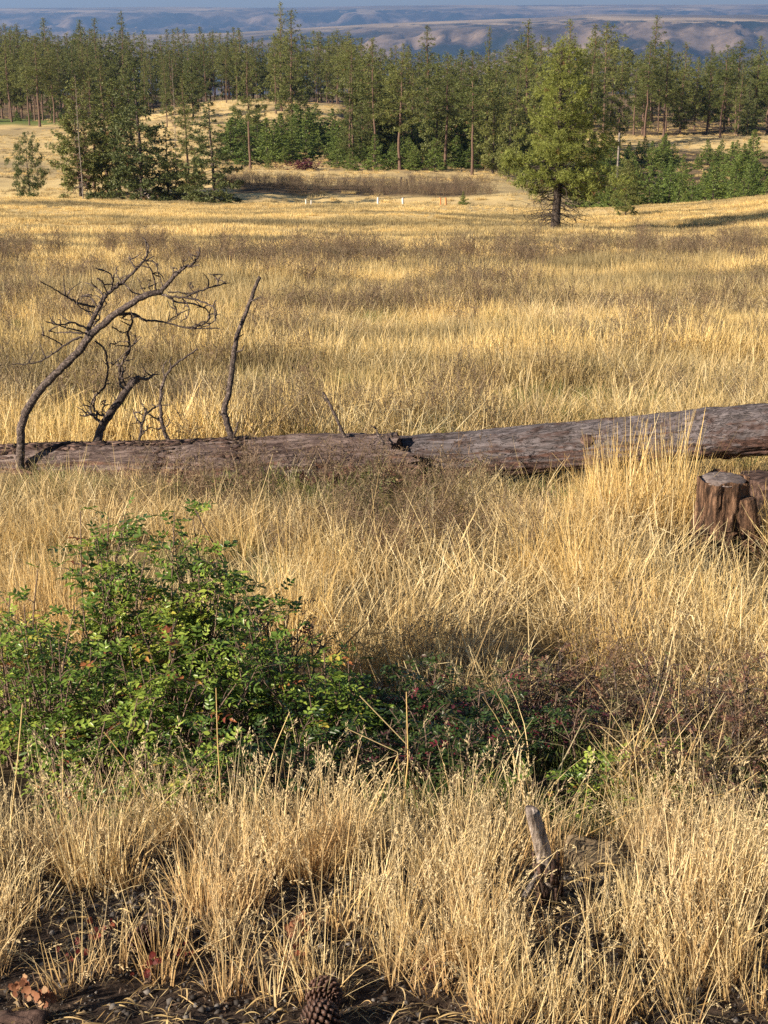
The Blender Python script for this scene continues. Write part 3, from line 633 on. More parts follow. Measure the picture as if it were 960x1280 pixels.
branches(L1, b1, 'branch', [
 ([(148, 393), (165, 392), (180, 400), (200, 402), (240, 410), (275, 411)], 3.4, 1, .2),
 ([(200, 368), (215, 371), (238, 373), (257, 379), (270, 389), (266, 403), (246, 411)], 2.6, .9, -.2),
 ([(205, 368), (222, 378), (248, 381), (262, 392), (257, 403), (240, 408)], 2.2, .9, .2),
 ([(232, 371), (243, 366), (258, 361), (272, 356), (286, 354)], 2.2, .9, .2), ([(273, 356), (269, 346), (261, 342)], 1.4, .7, .1),
 ([(195, 367), (193, 350), (189, 338), (182, 327), (176, 322)], 1.9, .8, -.2), ([(205, 362), (200, 348), (196, 336), (197, 329)], 1.6, .7, .1),
 ([(214, 352), (217, 340), (213, 331)], 1.5, .7, .1), ([(222, 344), (229, 334), (228, 325)], 1.5, .7, -.1), ([(238, 334), (243, 329), (240, 323)], 1.3, .7, -.1),
 ([(215, 372), (219, 385), (221, 396), (210, 402)], 1.7, .8, .1), ([(228, 373), (236, 384), (234, 396), (224, 403)], 1.7, .8, -.1),
 ([(240, 410), (255, 405), (262, 398)], 1.6, .8, .1), ([(190, 368), (186, 358), (188, 350)], 1.4, .7, .0), ([(180, 401), (172, 396), (160, 400), (150, 396)], 1.5, .8, .0),
 ([(243, 366), (237, 358), (241, 352)], 1.2, .6, .0), ([(210, 365), (226, 366), (240, 372), (252, 385)], 1.6, .8, .1), ([(185, 369), (176, 359), (178, 350)], 1.3, .6, .0),
 ([(165, 393), (165, 404), (160, 416), (162, 434), (155, 450), (149, 465), (157, 482)], 2.2, 2.8, .3),
 ([(140, 408), (153, 416), (163, 411), (166, 402)], 1.4, .8, .1), ([(162, 434), (170, 428), (169, 418)], 1.6, .8, .1), ([(162, 427), (150, 427), (144, 430)], 1.2, .6, .1),
 ([(163, 434), (150, 448), (142, 456)], 1.6, .8, .1),
 ([(119, 426), (132, 438), (134, 453), (134, 470), (129, 486), (119, 496), (118, 512), (128, 520)], 2.0, 2.4, .3)], 11.45, 3, fuzz=.9)
branches(L1, b1, 'branch', [
 ([(119, 580), (121, 556), (126, 537), (138, 517), (152, 497), (164, 480), (172, 474)], 7, 5.5, .3),
 ([(164, 481), (172, 472), (184, 474), (192, 468)], 3.6, 1.5, .2), ([(157, 490), (150, 478), (154, 462), (148, 455)], 3, 1.4, .2),
 ([(128, 530), (118, 522), (112, 510), (117, 498)], 3, 1.2, .2), ([(122, 520), (112, 518), (106, 520)], 2, .8, .1), ([(130, 525), (128, 512), (133, 500)], 2, 1, .1)], 11.6, 5, fuzz=2.0)
branches(L1, b1, 'branch', [
 ([(217, 572), (213, 556), (204, 535), (201, 515), (201, 492), (206, 473), (214, 460), (227, 450), (247, 436)], 3.6, 1.2, .2),
 ([(206, 472), (204, 460), (209, 449)], 1.8, .8, .1), ([(214, 460), (212, 452), (215, 446)], 1.5, .7, .1), ([(203, 540), (211, 528), (209, 518)], 1.5, .8, .1)], 11.4, 6, fuzz=.3)
branches(L1, b1, 'branch', [
 ([(176, 575), (175, 552), (178, 530), (184, 517), (195, 508)], 3.2, 1.4, .2), ([(177, 532), (170, 522), (166, 511)], 2, .9, .2), ([(178, 528), (182, 515), (178, 505)], 1.8, .8, .1),
 ([(184, 517), (196, 524), (204, 530)], 1.6, .7, .1), ([(176, 545), (186, 535), (200, 537)], 1.6, .7, .1)], 11.5, 7, fuzz=1.6)
branches(L1, b1, 'branch', [
 ([(296, 572), (291, 550), (284, 530), (281, 510), (287, 485), (291, 455), (294, 432), (299, 411), (308, 390), (316, 367), (325, 346)], 5.5, 2.6, .2),
 ([(313, 377), (320, 374), (327, 372)], 1.8, 1, -.1), ([(295, 440), (302, 438), (305, 432)], 1.7, .9, .0), ([(291, 548), (296, 536), (298, 528)], 3, 1.6, .0), ([(283, 520), (277, 518), (274, 514)], 1.8, 1., .0)], 11.3, 8, fuzz=.25)
branches(L1, b1, 'branch', [([(404, 490), (412, 505), (419, 519), (431, 546)], 2.2, 3.6, -.1), ([(411, 503), (406, 500), (403, 494)], 1.4, 1, 0)], 11.25, 9, fuzz=.5)
branches(L1, b1, 'branch', [([(468, 532), (474, 545), (480, 556)], 1.5, 2.6, -.1)], 11.1, 10, fuzz=.4)

# ============================================================ stump
def stump():
    Y = 9.15; g = G(897, Y); top = P(904, 597, Y).z; h = top-g.z; sc = depth_of(Y, g.z)/FPX
    e = tag(empty('stump', g), 'sawn stump with reddish bark standing in front of the thick right log', 'stump')
    rg = np.random.default_rng(4); mb = MB(); nz, na = 26, 72
    th = np.linspace(0, 2*math.pi, na, endpoint=False); V = []
    for i in range(nz):
        t = i/(nz-1); r = (29+13*(1-t)**2.2)*sc
        rr = r*(1+.07*np.sin(3*th+1)*(1-t*.5)+.09*np.sin(5*th+2.2)*(1-t)**1.5+.05*vnoise(np.cos(th)*3+9, np.sin(th)*3+t*2, 3))
        plate = vnoise(th*5+.6*t, np.full(na, t*2.2), 7); rr += np.clip(plate*.12, -.016, .014)
        rr += .010*vnoise(th*24, np.full(na, t*14), 9)
        z = -.12+(h+.12)*t+(.012*np.sin(4*th+1) if i == nz-1 else 0)
        V.append(np.stack([rr*np.cos(th), rr*np.sin(th), np.broadcast_to(z, na)], 1))
    V = np.concatenate(V); i = np.arange(nz-1)[:, None]*na; j = np.arange(na)[None]; F = np.stack([i+j, i+(j+1) % na, i+na+(j+1) % na, i+na+j], -1).reshape(-1, 4)
    mb.add(V, F); obj('bark', mb.mesh('bark', True), M['stumpbark'], e)
    mb = MB(); rings = [1.0, .8, .55, .3, .08]; V = []
    for q in rings:
        r = (27.5*sc)*q*(1+.05*np.sin(3*th+1)); V.append(np.stack([r*np.cos(th), r*np.sin(th), np.full(na, h+.004+(0 if q < 1 else -.02))+.006*vnoise(np.cos(th)*6*q, np.sin(th)*6*q, 2)], 1))
    V = np.concatenate(V+[np.array([[0, 0, h+.004]])]); i = np.arange(4)[:, None]*na; F = np.stack([i+j, i+(j+1) % na, i+na+(j+1) % na, i+na+j], -1).reshape(-1, 4)
    mb.add(V, F); jj = np.arange(na); mb.T.append(np.stack([4*na+jj, 4*na+(jj+1) % na, np.full(na, 5*na)], 1))
    obj('cut_face', mb.mesh('cut_face', False), M['cut'], e)
    mb = MB()   # splintered slab leaning on its right flank
    a = np.array([.14, -.10, -.05]); tube(mb, spline([a+np.array([.06, 0, 0]), a+np.array([.02, 0, h*.32]), a+np.array([-.01, 0, h*.88])], 14), np.linspace(.085, .055, 14), 18, log_disp(12, .2, .12))
    obj('root_flare', mb.mesh('root_flare', False), M['stumpbark'], e)
    bs = MB()
    for _ in range(160):
        a = rg.uniform(-2.9, -.1); d = rg.uniform(.2, .38); o = np.array([math.cos(a)*d, math.sin(a)*d, 0]); o[2] = float(H(g.x+o[0], g.y+o[1]))-g.z+rg.uniform(.0, .16)*(.42-d)/.2
        u = rand_unit(rg, 1)[0]; v = np.cross(u, rand_unit(rg, 1)[0]); l = rg.uniform(.015, .05)
        q = np.array([o-u*l, o-v*l*.5, o+u*l, o+v*l*.5]); n = np.cross(u, v); n /= np.linalg.norm(n)+1e-6
        bs.add(np.vstack([q, q+n*.006]), [[4, 5, 6, 7], [0, 1, 5, 4], [1, 2, 6, 5], [2, 3, 7, 6], [3, 0, 4, 7]])
    o = obj('fallen_bark', bs.mesh('fallen_bark'), M['stumpbark'], e); o['kind'] = 'stuff'
stump()
# second darker stump/root block behind it, under the log
mb = MB(); g = G(950, 9.9); tube(mb, [(0, 0, -.1), (0, 0, .18), (.01, 0, .36)], [.2, .17, .15], 30, log_disp(22, .2, .12))
tag(obj('rotten_stump', mb.mesh('rotten_stump', True), M['rot'], None, g), 'low dark rotten stump hidden under the right log behind the sawn stump', 'stump')

# ============================================================ broken stake and slab of rotten wood
g = G(690, 3.76); e = tag(empty('broken_stake', g), 'leaning silver-grey broken stake sticking up out of the foreground grass', 'stake')
B = np.array(g); top = np.array(P(664, 1012, 3.70)); sc = depth_of(3.74, g.z)/FPX
mb = MB(); ax_ = spline([B+np.array([.01, 0, -.06]), B*.5+top*.5+np.array([.006, 0, 0]), top], 30)
def stake_d(s, th): return 1+.10*np.sin(2*th+.5)+.06*np.sin(3*th+s*4)+.05*vnoise(th*5, s*4, 2)-.0*s
tube(mb, ax_-B, np.interp(np.linspace(0, 1, 30), [0, .3, .55, 1], [14, 12, 10, 8.3])*sc, 28, stake_d)
st = mb.mesh('shaft', False); vs = np.zeros(len(st.vertices)*3); st.vertices.foreach_get('co', vs); vs = vs.reshape(-1, 3)
tz = (top-B)[2]; m_ = vs[:, 2] > tz-.004; vs[m_, 2] += (vs[m_, 0]-(top-B)[0])*-.45; st.vertices.foreach_set('co', vs.ravel())
obj('shaft', st, M['stake'], e)
mb = MB(); rg = np.random.default_rng(3)
for k in range(60):
    s = rg.uniform(.02, .5); c = ax_[int(s*29)]-B; a = rg.uniform(0, 6.28); r = 13.5*sc*rg.uniform(.95, 1.2); nr = np.array([math.cos(a), math.sin(a), 0]); u = np.array([-.1, 0, 1.])*rg.uniform(.01, .035); v = np.cross(nr, [0, 0, 1.])*rg.uniform(.004, .010)
    o = c+nr*r; q = np.array([o-u-v, o-u+v, o+u+v*.7+nr*.004, o+u-v*.5+nr*.004]); mb.add(np.vstack([q, q+nr*.005]), [[4, 5, 6, 7], [0, 1, 5, 4], [1, 2, 6, 5], [2, 3, 7, 6], [3, 0, 4, 7]])
o = obj('bark_flakes', mb.mesh('bark_flakes'), M['rot'], e); o['kind'] = 'stuff'
mb = MB(); c0 = np.array(P(655, 1122, 3.68))-B; c1_ = np.array(P(673, 1090, 3.73))-B; tube(mb, spline([c0, (c0+c1_)/2, c1_], 8), np.linspace(4, 3, 8)*sc, 12, stake_d)
obj('side_splinter', mb.mesh('side_splinter'), M['snag'], e)

def wood_slab(px, py, Y, w, d, h, seed, label, mat='stake'):
    c = P(px, py, Y); g = G(px, Y); mb = MB(); nx, ny = 36, 14; rg = np.random.default_rng(seed)
    X, Yg = np.meshgrid(np.linspace(-1, 1, nx), np.linspace(-1, 1, ny), indexing='ij')
    edge = np.clip((1-np.abs(X)**4)*(1-np.abs(Yg)**8), 0, 1)**.2
    Z = edge*(1+.30*vnoise(X*1.2, Yg*7, seed)+.22*vnoise(X*1.5, Yg*22, seed+1)-.25*(vnoise(X*2.5+3, Yg*4, seed+8) > .2))-.30*X
    V = np.stack([X*w*(1+.12*vnoise(Yg*5, X*0, seed+2)), Yg*d*(1+.1*vnoise(X*5, Yg*0, seed+4)), Z*h], -1).reshape(-1, 3)
    i = np.arange(nx-1)[:, None]*ny; j = np.arange(ny-1)[None]; F = np.stack([i+j, i+ny+j, i+ny+j+1, i+j+1], -1).reshape(-1, 4)
    mb.add(V, F)
    o = obj('rotten_wood', mb.mesh('rotten_wood', True), M[mat]); o.location = (c.x, c.y, c.z-h); o.rotation_euler = (math.radians(14), math.radians(-6), rg.uniform(-.2, .2))
    tag(o, label, 'wood'); return o
k = NT('pale_rotten_wood'); o_ = k.objco(); gg = k.noise(1, 7, .65, k.scaled(o_, 8, 60, 60)); M['rotten'] = k.bsdf(k.ramp(gg, [(.3, (.06, .042, .03)), (.5, (.18, .135, .085)), (.68, (.30, .24, .15))]), .85, .2, gg, .01, .9)
wood_slab(748, 1055, 4.12, .10, .07, .10, 3, 'flat weathered slab of rotten wood beside the broken stake', 'rotten')
wood_slab(30, 1290, 3.0, .06, .035, .03, 6, 'small dark bark scrap on the soil at the lower left', 'rot').location.z = float(H(P(30, 1290, 3.0).x, 3.0))-.005

# ============================================================ shrubs
def leaf_faces(mb, C, D, N, L, Wd, g, fold=.25):
    """folded six-point leaflets: base C, direction D, normal N"""
    n = len(C); S_ = np.cross(D, N); S_ /= np.linalg.norm(S_, axis=1)[:, None]+1e-9; N = np.cross(S_, D)
    L = L[:, None]; W_ = Wd[:, None]; up = N*W_*fold
    a = C; m1 = C+D*L*.5-N*W_*.08; t = C+D*L-N*L*.10
    l1 = C+D*L*.28+S_*W_*.85+up; l2 = C+D*L*.64+S_*W_*.62+up; r1 = C+D*L*.28-S_*W_*.85+up; r2 = C+D*L*.64-S_*W_*.62+up
    V = np.stack([a, m1, t, l1, l2, r1, r2], 1).reshape(-1, 3); b = (np.arange(n)*7)[:, None]
    T = np.concatenate([b+np.array(q) for q in ([0, 1, 3], [3, 1, 4], [4, 1, 2], [0, 5, 1], [5, 6, 1], [6, 2, 1])])
    gg = np.repeat(g, 7); mb.add(V, T, np.stack([gg*0, gg, gg*0, gg*0+1], 1))
def compound(mb, rg, o, d, n_pair, ll, g, sm=None):
    """a pinnate leaf from o along d"""
    d = d/np.linalg.norm(d); side = np.cross(d, [0, 0, 1.]); side /= np.linalg.norm(side)+1e-9; nrm = np.cross(side, d)
    roll = rg.normal(0, .35); side, nrm = side*math.cos(roll)+nrm*math.sin(roll), nrm*math.cos(roll)-side*math.sin(roll)
    Lr = ll*(n_pair*.75+.6); C = []; D = []
    for k in range(n_pair):
        s = (k+.7)/(n_pair+.3); c = o+d*Lr*s-np.array([0, 0, .25*Lr*s*s])
        for q in (-1, 1): C.append(c); D.append(d*.55+side*q+rg.normal(0, .13, 3)-nrm*.1)
    C.append(o+d*Lr-np.array([0, 0, .25*Lr])); D.append(d+rg.normal(0, .1, 3)-np.array([0, 0, .3]))
    C = np.array(C); D = np.array(D); D /= np.linalg.norm(D, axis=1)[:, None]; n = len(C)
    N = np.tile(nrm, (n, 1))+rg.normal(0, .28, (n, 3)); N /= np.linalg.norm(N, axis=1)[:, None]
    leaf_faces(mb, C, D, N, ll*rg.uniform(.75, 1.25, n), ll*.29*rg.uniform(.75, 1.15, n), np.clip(g+rg.uniform(-.06, .06, n), 0, 1))
def shrub(px, Y, top, w, nst, label, seed, leafmat='leaf', ll=.026, dens=1., name='green_shrub', group='leafy shrubs in front of the log', tones=(0, 1), pairs=(2, 4), low=.12):
    g = G(px, Y); h = P(px, top, Y).z-g.z; rg = np.random.default_rng(seed)
    e = tag(empty(name, g), label, 'shrub', group); st = MB(); lf = MB()
    for s in range(nst):
        a = rg.uniform(0, 6.28); ro = math.sqrt(rg.uniform(0, 1)); q = np.array([math.cos(a)*ro*w*.55, math.sin(a)*ro*w*.35, 0])
        q[2] = float(H(g.x+q[0], g.y+q[1]))-g.z-.03
        hh = h*rg.uniform(.55, 1.02)*(1-.35*ro**2); tip = np.array([q[0]*1.75+rg.normal(0, .06), q[1]*1.6+rg.normal(0, .06), hh])
        md = (q+tip)/2+rg.normal(0, .05, 3)*h; c = spline([q, md, tip], 12)
        tube(st, c, np.linspace(.006, .0018, 12), 4, cap=False)
        tone = rg.uniform(0, 1); base_g = tones[0]+(tones[1]-tones[0])*(tone*.5+.1)
        for k in range(int(5.8*dens)):
            t = rg.uniform(low, 1)**.8; i = min(11, int(t*11)); o = c[i]; az = rg.uniform(0, 6.28); L = rg.uniform(.04, .16)*(1.2-t*.6)
            d = np.array([math.cos(az), math.sin(az), rg.uniform(.1, .9)]); e2 = o+d*L
            tube(st, np.stack([o, (o+e2)/2+[0, 0, .01], e2]), [.0022, .0018, .0012], 3, cap=False)
            for m in range(3):
                f = rg.uniform(.35, 1); az2 = az+rg.normal(0, 1.1); gcol = base_g+rg.normal(0, .10)*(tones[1]-tones[0])
                if rg.uniform() < .05: gcol = tones[0]+(tones[1]-tones[0])*rg.uniform(.85, 1)
                compound(lf, rg, o+(e2-o)*f, np.array([math.cos(az2), math.sin(az2), rg.uniform(-.1, .7)]), int(rg.integers(pairs[0], pairs[1])), ll*rg.uniform(.6, 1.4), gcol)
        compound(lf, rg, tip, np.array([rg.normal(), rg.normal(), 1.2]), 3, ll, base_g)
    obj('stems', st.mesh('stems', True), M['twig' if leafmat == 'rosyleaf' and px > 560 else 'stem'], e); f = obj('foliage', lf.mesh('foliage'), M[leafmat], e); f['kind'] = 'stuff'
    return e
shrub(20, 5.5, 735, .30, 20, 'glossy green shrub cut by the left edge', 11)
shrub(95, 5.3, 760, .36, 26, 'low rounded green shrub in front of the taller left spray', 12)
shrub(150, 5.9, 618, .16, 26, 'tall narrow green spray of shrub, leftmost of the two highest', 13, dens=1.5, ll=.030)
shrub(256, 5.9, 608, .17, 28, 'tall green spray of shrub with pale bare stems, right of the highest left one', 14, dens=1.4, ll=.030)
shrub(215, 5.3, 772, .38, 28, 'dense dark green shrub below the two tall sprays', 15)
shrub(322, 5.6, 752, .22, 18, 'green shrub with scattered reddish leaves right of the tall sprays', 16)
shrub(62, 5.8, 708, .12, 12, 'slim green spray of shrub at the far left behind the low rounded one', 28)
shrub(352, 5.9, 735, .10, 9, 'slim upright green spray at the right shoulder of the green thicket', 29)
shrub(425, 5.6, 792, .12, 9, 'slim dark green spray at the right end of the green thicket', 30)
shrub(200, 5.8, 712, .3, 22, 'mid-height green shrub filling between the two tall sprays', 31)
shrub(395, 5.5, 800, .26, 20, 'deep green shrub at the shaded right end of the green thicket', 17)
shrub(160, 4.85, 880, .5, 26, 'low front fringe of green shrub above the seeded grass', 18, ll=.023)
shrub(330, 4.9, 890, .4, 20, 'shaded low green shrub behind the tall straw stems', 19, 'darkleaf', ll=.023, tones=(0, .7))
shrub(495, 5.6, 820, .24, 16, 'dark shrub with wine-red leaves in the shade right of the green thicket', 20, 'darkleaf', dens=.9)
shrub(475, 5.1, 900, .3, 16, 'low wine-red and green shrub in front of the dark one', 21, 'darkleaf', dens=.9, ll=.022)
shrub(575, 5.4, 850, .3, 16, 'dark sparse shrub between the wine-red shrub and the broken stake', 22, 'darkleaf', dens=.8, ll=.022)
shrub(665, 4.95, 925, .22, 9, 'small bright green leafy shrub just behind the broken stake', 23, dens=.8, ll=.024)
shrub(790, 5.0, 940, .3, 9, 'thin light green undergrowth shrub right of the rotten slab', 24, dens=.45, ll=.024, tones=(.3, .9))
shrub(610, 5.7, 845, .3, 18, 'dark red-brown shrub behind the sparse dark one near the middle', 25, 'darkleaf', dens=.8, ll=.020, tones=(.2, 1))
shrub(700, 5.4, 862, .32, 18, 'dark brownish shrub in front of the bare brown twiggy shrub', 26, 'darkleaf', dens=.7, ll=.020, tones=(.2, .95))
shrub(560, 4.95, 905, .28, 16, 'lowest dark shrub left of the small bright green one', 27, 'darkleaf', dens=.9, ll=.021)
for i, (px, Y, top, l) in enumerate([(650, 5.9, 815, 'thin brown twiggy shrub behind the small bright green one'), (725, 5.9, 800, 'bare brown twiggy shrub in the right foreground, leftmost of its stand'),
      (800, 5.7, 815, 'dull rose twiggy shrub in the middle of the right stand'), (880, 5.6, 820, 'reddish twiggy shrub right of the middle of the stand'), (945, 5.5, 800, 'rusty twiggy shrub at the right edge of the view'),
      (860, 5.1, 900, 'low rosy-brown twiggy shrub in front of the right stand'), (935, 4.9, 950, 'low reddish twiggy shrub at the lower right edge'), (345, 6.2, 735, 'thin rose-leaved shrub behind the right end of the green thicket')]):
    shrub(px, Y, top, .3, 22, l, 40+i, 'rosyleaf', ll=.016, dens=.95, name='twiggy_shrub', group='twiggy shrubs in the right foreground', pairs=(1, 3), low=.25)
for i, (px, Y, top, l) in enumerate([(285, 10.6, 600, 'reddish leaved weed shrub against the front of the left log'), (460, 10.6, 590, 'rosy weed shrub at the broken end of the left log')]):
    shrub(px, Y, top, .5, 16, l, 60+i, 'rosyleaf', ll=.03, dens=.9, name='weed_shrub', group='weed shrubs against the logs', pairs=(1, 3))
for i, (px, Y, top, l) in enumerate([(520, 50, 331, 'low dark reddish bush in the shaded band of the meadow'), (372, 52, 323, 'low dark bush left of the reddish one in the meadow'), (683, 41, 352, 'small dark round bush in the middle right of the meadow'), (300, 20, 440, 'dark brushy bush behind the upright dead branch'), (668, 17.5, 470, 'brown brushy bush beyond the right log')]):
    shrub(px, Y, top, .9+.02*Y, 22, l, 70+i, 'rosyleaf', ll=.05+Y*.0012, dens=.7, name='meadow_bush', group='low bushes scattered in the meadow', pairs=(1, 2))
g = G(450, 226)
shrub(452-80, 238, 201, 4.5, 26, 'low maroon bush at the foot of the green thicket', 80, 'darkleaf', ll=.30, dens=.7, name='meadow_bush', group='low bushes scattered in the meadow', tones=(.62, .9), pairs=(1, 2))

# ============================================================ small foreground things
def pine_cone(px, py, Y, size, yaw, tilt, label, seed):
    rg = np.random.default_rng(seed); mb = MB(); n = 120; L = size*1.15
    for k in range(n):
        t = (k+.5)/n; a = k*2.39996; r = size*.5*math.sin(math.pi*min(1, .12+t*.86))**.8
        z = (t-.5)*L; o = np.array([math.cos(a)*r*.45, math.sin(a)*r*.45, z]); d = np.array([math.cos(a), math.sin(a), .15+1.1*t*t]); d /= np.linalg.norm(d)
        s = np.cross(d, [0, 0, 1.]); s /= np.linalg.norm(s); u = np.cross(s, d); l = r*.62+.002; w = size*.095*(.5+.6*math.sin(math.pi*t))
        q = np.array([o-s*w*.3, o+s*w*.3, o+d*l+s*w, o+d*(l+w*.8)+u*w*.25, o+d*l-s*w]); th = u*w*.55
        V = np.vstack([q, q-th*np.array([[.3], [.3], [1], [1], [1]])])
        col = np.array([[0, .1, 0, 1]]*2+[[0, .75, 0, 1], [0, 1, 0, 1], [0, .75, 0, 1]]+[[0, .05, 0, 1]]*2+[[0, .45, 0, 1]]*3, float); col[:, 1] *= rg.uniform(.7, 1.)
        mb.add(V, [[0, 1, 2, 4], [5, 9, 7, 6], [1, 6, 7, 2], [0, 4, 9, 5], [2, 7, 8, 3], [4, 3, 8, 9]], col); mb.T.append(np.array([[2, 3, 4], [7, 9, 8]])+mb.n-10)
    tube(mb, [(0, 0, -L*.45), (0, 0, 0), (0, 0, L*.4)], [size*.16, size*.28, size*.1], 8, a=(0, 0, 0, 1))
    g = G(px, Y); o = obj('pine_cone', mb.mesh('pine_cone'), M['cone'], None, (g.x, g.y, g.z+size*.42)); o.rotation_euler = (tilt, .3, yaw)
    tag(o, label, 'pine cone', 'pine cones on the dark soil')
pine_cone(405, 0, 3.11, .078, .5, 1.2, 'open brown pine cone on dark soil, the farther of the touching pair', 1)
pine_cone(400, 0, 2.97, .08, 2.1, 1.35, 'open brown pine cone cut by the lower edge, the nearer of the pair', 2)
pine_cone(180, 0, 3.42, .07, 1.1, 1.3, 'dull half-hidden pine cone among straw left of the other two', 3)
def red_plant(px, py, Y, n, h, label, seed, mat='redleaf', lf=.03):
    rg = np.random.default_rng(seed); g = G(px, Y); e = tag(empty('red_leaved_plant', g), label, 'plant', 'small red leaved plants on the dark soil')
    st = MB()
    for k in range(n):
        a = rg.uniform(-2.9, .0) if k % 3 else rg.uniform(0, 6.28); r = rg.uniform(.004, .022); z = h*rg.uniform(.4, 1); tip = np.array([math.cos(a)*r*1.6, math.sin(a)*r*1.6, z])
        tube(st, spline([(0, 0, -.01), tip*np.array([.6, .6, .55]), tip], 5), .0013, 3, cap=False)
        mb = MB(); nrm = np.array([[rg.normal(0, .4)-.2, -1.2, rg.uniform(.2, .9)]]); nrm /= np.linalg.norm(nrm); d = np.array([[math.cos(a)*.6, 0.1, .8]]); d = d-nrm*(d@nrm.T); d /= np.linalg.norm(d)
        # a rounded, cupped leaf with a scalloped rim
        s = np.cross(d[0], nrm[0]); m = 14; th = np.linspace(0, 2*math.pi, m, endpoint=False); R = lf*rg.uniform(.18, .34)
        rr = R*(1+.10*np.cos(th*7)); c = tip+d[0]*R*.8
        V = np.vstack([c-nrm[0]*R*.25]+[c+d[0]*rr[q]*math.cos(th[q])+s*rr[q]*math.sin(th[q])*.85+nrm[0]*R*.18*math.cos(2*th[q]) for q in range(m)])
        F = [[0, 1+q, 1+(q+1) % m] for q in range(m)]; gcol = rg.uniform(0, 1); mb.add(V, F, (0, gcol, 0, 1)); obj('leaf', mb.mesh('leaf'), M[mat], e)
    obj('stem', st.mesh('stem'), M['stem'], e)
for i, q in enumerate([(80, 0, 3.32, 4, .035, 'pair of round dark red leaves at the left of the soil patch'), (98, 0, 3.32, 3, .04, 'single large round maroon leaf beside the dark red pair'), (127, 0, 3.4, 9, .10, 'upright stacked red leaved sprig in the middle left'),
      (169, 0, 3.28, 3, .035, 'isolated deep red round leaf below the half-hidden cone'), (187, 0, 3.22, 7, .07, 'bright pinkish red sprig right of the deep red leaf'), (228, 0, 3.38, 6, .055, 'cluster of red round leaves at the foot of the straw'),
      (365, 0, 3.3, 6, .07, 'orange-red sprig just left of the cones'), (545, 0, 3.25, 4, .05, 'small red sprig right of the cones among the straw')]): red_plant(*q, 90+i)
red_plant(30, 0, 3.1, 14, .07, 'rusty curled leaf tuft at the lower left corner', 99, 'rustleaf', .035)
red_plant(55, 0, 3.06, 14, .08, 'second rusty curled tuft right of the corner one', 100, 'rustleaf', .035)
red_plant(368, 0, 3.45, 16, .09, 'tall rusty curled leaf tuft behind the cones', 101, 'rustleaf', .035)
def straw_stem(pl, Y, r0, r1, label, dz=0., mat='straw'):
    mb = MB(); m = len(pl); pts = np.array([np.array(P(x, y, Y+dz*k/(m-1))) for k, (x, y) in enumerate(pl)])
    B = pts[0].copy(); sc = depth_of(Y, B[2])/FPX; c = []
    for i in range(m-1): c += list(pts[i]*(1-t)+pts[i+1]*t for t in (0, .15, .5, .85))
    c.append(pts[-1]); c = np.array(c); tube(mb, c-B, np.linspace(r0, r1, len(c))*sc*.68, 5, a=(.6, .75, .5, 1))
    tag(obj('straw_stem', mb.mesh('straw_stem', True), M[mat], None, B), label, 'grass stem', 'single long straw stems in the foreground')
straw_stem([(500, 1050), (510, 950), (508, 865)], 4.3, 1.6, .9, 'tall pale upright stem in front of the wine-red shrub')
straw_stem([(508, 930), (450, 870)], 4.3, 1., 1.3, 'pale broken stem leaning on the upright one from the left')
straw_stem([(505, 1060), (497, 940), (432, 910)], 4.25, 1.3, .8, 'kinked stem bent sharply to the left in front of the shrubs')
straw_stem([(455, 1040), (497, 945)], 4.22, 1.3, .9, 'slanting stem propped under the kinked one')
straw_stem([(375, 1120), (475, 1010), (500, 975)], 4.1, 1.4, .7, 'long stem slanting up right across the seeded grass', .1)
straw_stem([(278, 1030), (272, 930), (270, 860)], 4.5, 1.3, .8, 'tall thin stem standing before the green thicket')
straw_stem([(300, 1060), (345, 930), (362, 890)], 4.4, 1.3, .6, 'thin stem leaning right before the green thicket')
straw_stem([(190, 1010), (165, 960), (130, 915)], 4.3, 1.4, .8, 'stem leaning left at the left of the seeded grass')
straw_stem([(10, 1060), (22, 950), (28, 880)], 4.2, 1.6, .9, 'tall stem near the left edge')
straw_stem([(720, 1170), (800, 1010), (790, 900)], 4.1, 1.4, .7, 'stem rising right of the broken stake')
straw_stem([(640, 1090), (800, 1010), (950, 985)], 4.3, 1.2, .7, 'long low arching stem above the rotten slab', .3)

